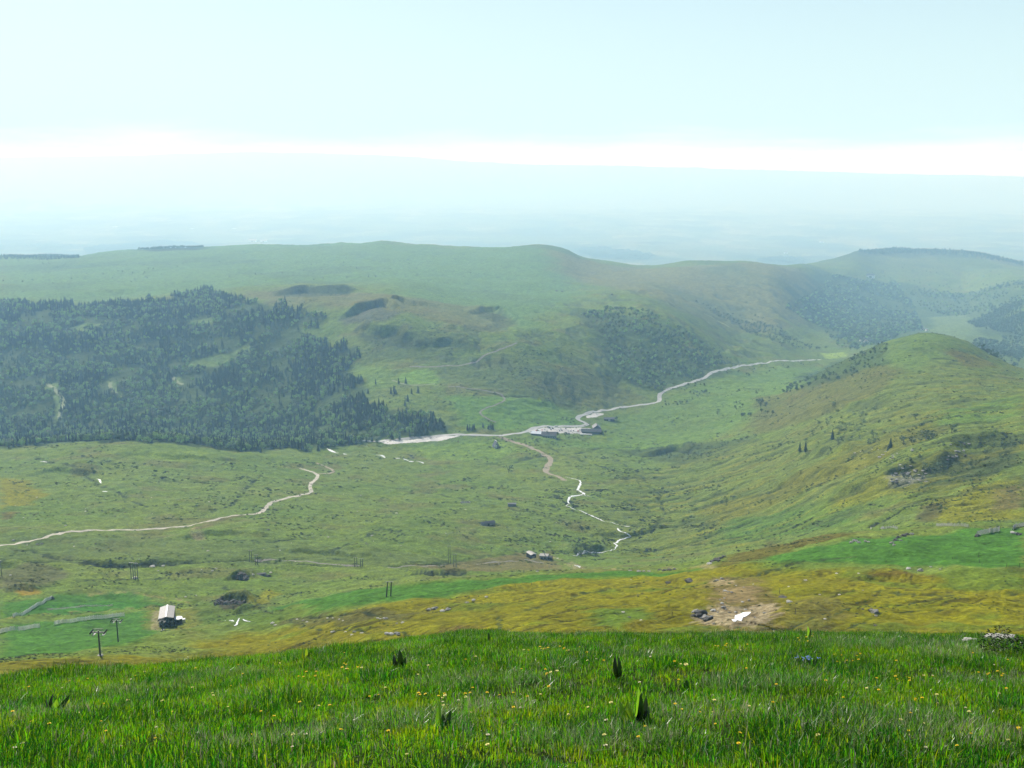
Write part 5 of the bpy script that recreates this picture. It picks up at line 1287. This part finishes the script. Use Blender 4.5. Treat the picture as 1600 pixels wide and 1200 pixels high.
# ------------------------------------------------------------------ the meadow in front
def leafm(name, col, tcol, rough=.45, tr=.45, spec=.45):
    m = bpy.data.materials.new(name); m.use_nodes = True; N, L = m.node_tree.nodes, m.node_tree.links
    b = N['Principled BSDF']; b.inputs['Roughness'].default_value = rough; b.inputs['Specular IOR Level'].default_value = spec
    oi = N.new('ShaderNodeObjectInfo'); at_ = N.new('ShaderNodeAttribute'); at_.attribute_name = 'bl'
    hs = N.new('ShaderNodeHueSaturation'); hs.inputs['Color'].default_value = (*col, 1)
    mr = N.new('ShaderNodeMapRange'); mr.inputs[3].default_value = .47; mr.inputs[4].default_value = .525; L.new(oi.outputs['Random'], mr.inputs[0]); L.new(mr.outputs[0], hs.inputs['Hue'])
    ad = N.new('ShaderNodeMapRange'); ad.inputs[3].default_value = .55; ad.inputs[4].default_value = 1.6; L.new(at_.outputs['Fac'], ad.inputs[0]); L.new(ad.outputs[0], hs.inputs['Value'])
    L.new(hs.outputs[0], b.inputs['Base Color'])
    t = N.new('ShaderNodeBsdfTranslucent'); h2 = N.new('ShaderNodeHueSaturation'); h2.inputs['Color'].default_value = (*tcol, 1); L.new(mr.outputs[0], h2.inputs['Hue']); L.new(ad.outputs[0], h2.inputs['Value']); L.new(h2.outputs[0], t.inputs[0])
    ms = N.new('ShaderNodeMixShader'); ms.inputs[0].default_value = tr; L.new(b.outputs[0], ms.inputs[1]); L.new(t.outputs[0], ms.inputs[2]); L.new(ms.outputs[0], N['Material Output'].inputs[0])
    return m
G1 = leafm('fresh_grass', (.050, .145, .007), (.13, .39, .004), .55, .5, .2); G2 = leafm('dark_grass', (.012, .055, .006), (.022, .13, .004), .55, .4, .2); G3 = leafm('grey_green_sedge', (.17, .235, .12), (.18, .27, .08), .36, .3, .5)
G4 = leafm('dead_straw', (.46, .44, .32), (.42, .40, .22), .5, .3, .3); G5 = leafm('yellow_green_grass', (.11, .19, .008), (.26, .42, .006), .55, .5, .2)
def tuft(seed, n, h0, h1, rad, w, mi_w, lean=.5):
    r = random.Random(seed); vs, fs, mi, bl = [], [], [], []
    for _ in range(n):
        a = r.uniform(0, 6.28); q = rad * math.sqrt(r.random()); x, y = q * math.cos(a), q * math.sin(a)
        h = r.uniform(h0, h1); f = r.uniform(0, 6.28); ln = r.uniform(.1, lean) * h; ww = w * r.uniform(.6, 1.3)
        dx, dy = math.cos(a + r.uniform(-1, 1)) * ln, math.sin(a + r.uniform(-1, 1)) * ln; sx_, sy_ = math.cos(f) * ww / 2, math.sin(f) * ww / 2
        k = len(vs); vs += [(x - sx_, y - sy_, -.03), (x + sx_, y + sy_, -.03), (x + dx*.3 + sx_*.9, y + dy*.3 + sy_*.9, h*.55), (x + dx*.3 - sx_*.9, y + dy*.3 - sy_*.9, h*.55), (x + dx, y + dy, h * (1 - .25 * ln / h))]
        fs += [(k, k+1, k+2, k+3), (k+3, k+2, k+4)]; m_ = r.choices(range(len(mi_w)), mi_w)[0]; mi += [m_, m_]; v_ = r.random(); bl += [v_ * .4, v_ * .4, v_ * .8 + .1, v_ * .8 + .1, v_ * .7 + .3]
    me = bpy.data.meshes.new('tuft'); me.from_pydata(vs, [], fs)
    for m_ in (G1, G2, G3, G4, G5): me.materials.append(m_)
    me.polygons.foreach_set('material_index', mi); at_ = me.attributes.new('bl', 'FLOAT', 'POINT'); at_.data.foreach_set('value', bl); return me
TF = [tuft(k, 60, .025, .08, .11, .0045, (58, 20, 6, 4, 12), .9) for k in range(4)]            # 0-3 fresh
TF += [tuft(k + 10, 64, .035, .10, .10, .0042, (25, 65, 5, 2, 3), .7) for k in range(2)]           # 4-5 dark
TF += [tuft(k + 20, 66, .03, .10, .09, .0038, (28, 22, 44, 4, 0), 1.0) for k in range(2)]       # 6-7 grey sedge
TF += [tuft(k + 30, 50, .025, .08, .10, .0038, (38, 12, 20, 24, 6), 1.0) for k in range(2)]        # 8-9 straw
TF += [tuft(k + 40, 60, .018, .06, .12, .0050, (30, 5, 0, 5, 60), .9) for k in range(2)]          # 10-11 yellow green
g = np.random.default_rng(4)
NG = 84000
gy = 3.2 + 29 * g.random(NG) ** .8; gx = (g.random(NG) * 2 - 1) * (gy * .60 + 6.5)
t1 = fbm(gx / 1.5, gy / 1.5, 201, 3); t2 = fbm(gx / .9 + 30, gy / .9, 202, 3); t3 = fbm(gx / 2.6 + 60, gy / 2.6, 203, 3)
gz = z_near(gx, gy); gpts = []
for i in range(NG):
    c = g.random()
    if t2[i] > .50: k = 6 + i % 2 if c < .6 else 4 + i % 2
    elif t3[i] > .52: k = 8 + i % 2 if c < .5 else i % 4
    elif t1[i] > .12: k = 4 + i % 2 if c < .7 else i % 4
    elif t1[i] < -.2: k = 10 + i % 2 if c < .55 else i % 4
    else: k = i % 4 if c < .86 else (8 + i % 2 if c < .90 else (6 + i % 2 if c < .94 else 10 + i % 2))
    if c > .55 and t3[i] < -.25: continue
    s = g.uniform(.45, 1.15) * (1 + .7 * max(0, t1[i]) + .5 * max(0, t2[i])) 
    gpts.append((gx[i], gy[i], gz[i], s * 1.05, s, g.uniform(0, 6.28), g.uniform(-.15, .15), k))
def near_at(u, v):
    a, dy, dz = ray(u, v); Yp = np.arange(3, 36, .015); xx = a * Yp / dy; zz = z_near(xx, Yp)
    k = int(np.argmax(dz / dy * Yp <= zz)) if (dz / dy * Yp <= zz).any() else len(Yp) - 1
    return Vector((xx[k], Yp[k], float(zz[k])))
for (u, v, rad, n, kd) in ((630,1135,.38,120,6),(420,1172,.36,120,8),(1500,1022,.45,110,8),(1190,1075,.40,90,6),(1370,1140,.45,120,6),(745,1068,.45,80,6),(1555,1070,.4,70,8),(1420,1012,.6,110,6),(1320,1010,.6,90,6),(1200,995,.8,140,6),(770,1110,.3,50,8),(60,1120,.4,60,8),(230,1085,.5,80,8),(940,1170,.35,80,6),(1460,1160,.4,90,8),(330,1060,.5,70,6),(900,1000,.7,90,6),(1100,1120,.4,60,8)):
    c_ = near_at(u, v)
    for _ in range(n):
        a_, q_ = g.uniform(0, 6.28), rad * math.sqrt(g.random()); x_, y_ = c_.x + 1.5 * q_ * math.cos(a_), c_.y + q_ * math.sin(a_); s_ = g.uniform(.9, 1.7)
        gpts.append((x_, y_, float(z_near(np.array([x_]), np.array([y_]))[0]), s_ * .8, s_, g.uniform(0, 6.28), g.uniform(-.35, .15), kd + int(g.integers(0, 2))))
scatter('meadow_grass', 'grass_kinds', TF, gpts, 'thick bright green alpine grass filling the foreground', 'grass')

# yellow hawkbits
M_YEL = mat('yellow_petals', (.85, .62, .02), .6, .2, transl=.3); M_STEM = mat('green_stem', (.06, .13, .02), .6, .3); M_YELP = mat('pale_yellow_petals', (.85, .78, .30), .6, .2, transl=.3)
M_CRM = mat('cream_petals', (.72, .66, .45), .6, .2, transl=.3)
def flower(h, rad, pm, seed):
    r = random.Random(seed); b = MB()
    for ring, (n_, rr, dz_) in enumerate(((13, 1.0, .0), (9, .7, .25), (6, .38, .4))):
        for k in range(n_):
            a = 6.283 * k / n_ + ring * .2; w = rad * rr * .26; c, s = math.cos(a), math.sin(a)
            tip = Vector((c * rad * rr, s * rad * rr, h + rad * (dz_ + .22))); ro = Vector((0, 0, h + rad * dz_ * .6)); n = Vector((-s, c, 0)) * w
            b.face([ro, tip * .6 + ro * .4 - n, tip - n * .7, tip + n * .7, tip * .6 + ro * .4 + n])
    head = b.mesh('flower_head', pm); t = MB(); t.tube((0, 0, -.02), (0, 0, h), .0022, .0018, 5); t.tube((0, 0, h - .012), (0, 0, h + .003), .004, rad * .35, 6); return head, t.mesh('stem', M_STEM)
FL = [flower(.13, .019, M_YEL, 1), flower(.16, .017, M_YEL, 2), flower(.11, .020, M_YELP, 3), flower(.10, .018, M_CRM, 4)]
fr = random.Random(31)
def fl(u, v, k, group, label, s=1.0):
    label = label or fit('%s flower dotted singly in the open grass' % ('cream' if k == 3 else 'pale yellow' if k == 2 else 'yellow'), None, ('%s, %s' % (third(u, 0, 1600, ('far left', 'centre left', 'centre right') if u < 800 else ('centre left', 'centre right', 'far right')), third(v, 1025, 1185, ('near the brow', 'halfway down', 'close to the viewer')))))
    p = near_at(u, v + 6); r = empty('hawkbit', p, label, 'flower', group, fr.uniform(0, 6.28)); s *= .72; r.scale = (s, s, s); r.rotation_euler = (fr.uniform(-.35, .1), fr.uniform(-.2, .2), fr.uniform(0, 6.28))
    link('flower_head', FL[k][0], r); link('stem', FL[k][1], r)
clusters = [((870,1018,52,6),16,'yellow flower in the dense patch left of the two dark upright leaves'), ((1325,1033,26,8),9,'yellow flower in the loose patch near the pale rock'), ((1260,1000,26,6),7,'yellow flower beside the bright upright leaves near the right-hand brow'),
    ((750,1092,70,5),10,'yellow flower in the row right of the centre-left of the meadow'), ((665,1092,30,5),6,'yellow flower in the small group near the middle of the meadow'), ((545,1048,26,5),6,'yellow flower of the group below the dark clump'),
    ((480,1060,30,5),6,'yellow flower in the row at the left middle of the meadow'), ((1420,1065,30,5),5,'yellow flower right of the blue flowers'), ((1560,1058,30,8),6,'yellow flower at the right margin below the rock'),
    ((860,1056,14,4),5,'yellow flower left of the two dark upright leaves'), ((1130,1012,60,6),8,'yellow flower along the brow in front of the gravel pit')]
for (cu, cv, du, dv), n, lb in clusters:
    for _ in range(n): fl(cu + fr.gauss(0, .5) * du, cv + fr.gauss(0, .5) * dv, fr.choice((0, 0, 0, 1, 2)), 'flowers: ' + lb.split(' in ')[-1].split(' of ')[-1], lb, fr.uniform(.8, 1.15))
for _ in range(150): fl(fr.uniform(5, 1595), fr.uniform(1025, 1185), fr.choice((0, 1, 2, 3)), 'flowers dotted singly over the meadow', '', fr.uniform(.7, 1.1))
for u, v, lb in ((156,1043,'large pale yellow flower on the brow under the nearest pylon'), (12,1046,'large pale yellow flower at the far left of the brow'), (3,1049,'large yellow flower cut by the left margin'), (214,1038,'yellow flower on the brow right of the nearest pylon'), (1071,1047,'cream flower between the dark leaves and the blue flowers')):
    fl(u, v, 2, None, lb, 1.5)
# broad-leaved plants
M_GL = leafm('translucent_broad_leaf', (.10, .20, .012), (.26, .42, .015), .35, .65); M_GD = leafm('shaded_broad_leaf', (.010, .028, .008), (.014, .045, .004), .35, .3, .35)  # second one is the same leaf with shade put into its colour
M_BLUE = mat('blue_petals', (.10, .16, .42), .5, .3); M_BLUD = mat('dark_green_cushion', (.01, .03, .02), .6, .3)
def leaf_mesh(L, W, m, bend=.2, fold=.35, seed=0):
    vs, fs = [], []; n = 9; r = random.Random(seed)
    for i in range(n + 1):
        t = i / n; w = W * .5 * math.sin(math.pi * min(1, t ** .8 * .97 + .03)) ** .8; z = L * t * math.cos(bend * t); y = L * math.sin(bend * t) * t
        ww = .002 if i == n else w + .003
        for j in range(-2, 3): vs.append((ww * j / 2, y - abs(j) / 2 * fold * w + .0015 * math.sin(i * 3 + j), z))
    for i in range(n):
        for j in range(4): a = i * 5 + j; fs.append((a, a+1, a+6, a+5))
    me = bpy.data.meshes.new('leaf'); me.from_pydata(vs, [], fs); me.materials.append(m); me.shade_smooth()
    at_ = me.attributes.new('bl', 'FLOAT', 'POINT'); at_.data.foreach_set('value', [.35 + .25 * r.random()] * len(vs)); return me
def plant(u, v, leaves, label, s=1.0, group=None):
    s *= .85; p = near_at(u, v); r = empty('gentian_plant', p, label, 'plant', group)
    for i, (L, W, az, tilt, dark) in enumerate(leaves):
        o = link('leaf', leaf_mesh(L * s * .95, W * s * 1.25, M_GD if dark else M_GL, .25, .4, i), r); o.rotation_mode = 'XYZ'
        o.rotation_euler = (-R(tilt) * math.cos(R(az)) * .5, R(tilt * 1.7 + 3) * (1 if math.sin(R(az)) > 0 else -1), R(az * .4))
    return r
plant(992, 1141, [(.38,.075,90,9,0),(.30,.06,-90,26,0),(.26,.065,-90,14,0),(.33,.08,90,22,1),(.28,.09,90,34,1),(.20,.07,90,14,1),(.20,.06,-60,38,0),(.36,.05,90,12,1)], 'big bright gentian plant with glowing left leaves and dark right leaves')
plant(965, 1062, [(.34,.055,-90,8,1),(.32,.06,90,6,1),(.16,.05,90,22,1)], 'two black-looking upright leaves above the big bright plant', .85)
plant(82, 1118, [(.30,.06,-90,30,1),(.30,.07,-90,5,1),(.34,.06,90,30,1),(.30,.065,90,36,0),(.22,.06,-90,18,0),(.22,.07,90,12,0),(.2,.06,-90,44,1)], 'spreading dark-leaved plant at the far left of the meadow', .85)
plant(476, 1033, [(.30,.07,-90,12,0),(.34,.07,90,10,0),(.26,.06,90,24,1),(.22,.07,-90,32,0)], 'bright pointed plant on the brow left of centre', .7)
plant(1261, 1002, [(.38,.09,90,8,0),(.34,.09,-90,24,0),(.36,.07,90,20,1),(.26,.08,90,38,0),(.28,.08,-90,42,0)], 'bright green leafy plant on the brow in front of the olive slope', .75)
plant(623, 1046, [(.28,.07,90,5,1),(.22,.07,-90,20,1),(.20,.07,90,28,1),(.16,.08,-90,40,1)], 'small dark clump of leaves in the left middle of the meadow')
plant(689, 1146, [(.26,.05,-90,6,0),(.22,.05,90,22,1),(.17,.05,90,8,1)], 'plant with one bright and two dark leaves low in the middle of the meadow')
plant(689+74, 1006, [(.22,.04,90,4,1),(.14,.05,-90,30,1)], 'thin dark leaf standing on the brow near the middle')
plant(1075, 1080, [(.14,.05,90,20,1),(.12,.05,-90,10,1)], 'tiny dark-leaved plant right of the two black upright leaves')
# dark leaf clumps put in for the shade before the pale rock
def near_rock(u, v, s, me, label, sz=.6, wx=1.3):
    o = link('boulder', me, None, near_at(u, v) + Vector((0, 0, s * .25)), 0.3); o.scale = (s * wx, s, s * sz); return tag(o, label, 'rock')
near_rock(1562, 1002, .19, RKP[0], 'pale lichen-covered rock on the right-hand brow of the meadow', .7, 1.5)
near_rock(1516, 1004, .12, RKP[1], 'small pale rock just left of the big one on the brow')
def clump(u, v, h, w, label):
    r = random.Random(int(u)); vs, fs = [], []; p = near_at(u, v)
    for _ in range(700):
        a = r.uniform(0, 6.28); q = w * math.sqrt(r.random()); z = h * r.random() * (1 - (q / w) ** 2 * .6); c = Vector((q * math.cos(a), q * math.sin(a), z)); qd = Vector((r.gauss(0,1), r.gauss(0,1), r.gauss(0,1))).normalized().to_track_quat('Z', 'Y'); s_ = r.uniform(.008, .02)
        k = len(vs); vs += [(c + qd @ Vector((x_, y_, 0)))[:] for x_, y_ in ((-s_, 0), (0, s_*.5), (s_*1.6, 0), (0, -s_*.5))]; fs.append((k, k+1, k+2, k+3))
    me = bpy.data.meshes.new('shade_leaves'); me.from_pydata(vs, [], fs); me.materials.append(M_GD); o = link('shade_clump', me, None, p); return tag(o, label, 'shrub')
clump(1563, 1022, .42, .28, 'dark leaf clump standing in for the shade in front of the pale rock'); clump(1594, 1018, .26, .22, 'dark leaf clump standing in for shade at the right margin beside the pale rock')
for i, (u, lb) in enumerate(((1253, 'left'), (1270, 'right'))):
    p = near_at(u, 1046); r = empty('forget_me_not', p, lb + ' one of two small tufts of pale blue flowers', 'flower')
    b = MB(); q_ = random.Random(i)
    for _ in range(12):
        c = Vector((q_.uniform(-.09, .09), q_.uniform(-.05, .05), .13 + q_.uniform(0, .03)))
        b.face([c + Vector((.011 * math.cos(a), .011 * math.sin(a), q_.uniform(-.003, .003))) for a in [1.2566 * k for k in range(5)]])
    b.build('flower_head', M_BLUE, r); b = MB()
    for _ in range(26): x_, y_ = q_.uniform(-.08, .08), q_.uniform(-.05, .05); b.tube((x_*.4, y_*.4, 0), (x_, y_, .13), .004, .002, 4)
    b.build('stem', M_BLUD, r)
#HAZE
zmin = float(Z.min())
hb = MB(); hb.box(-60000, 60000, -60, 46500, zmin - 1 - 30, max(float(Z.max()), 2) + 8)
hm = bpy.data.materials.new('pale_summer_haze'); hm.use_nodes = True
hN, hL = hm.node_tree.nodes, hm.node_tree.links
hN.clear(); ho = hN.new('ShaderNodeOutputMaterial'); pv = hN.new('ShaderNodeVolumePrincipled')
pv.inputs['Color'].default_value = (.37, .68, 1.0, 1); pv.inputs['Density'].default_value = HAZE_DENSITY
pv.inputs['Absorption Color'].default_value = (1, 1, 1, 1)
pv.inputs['Anisotropy'].default_value = .19
hL.new(pv.outputs[0], ho.inputs['Volume'])
hz = hb.build('haze', hm); hz['kind'] = 'stuff'
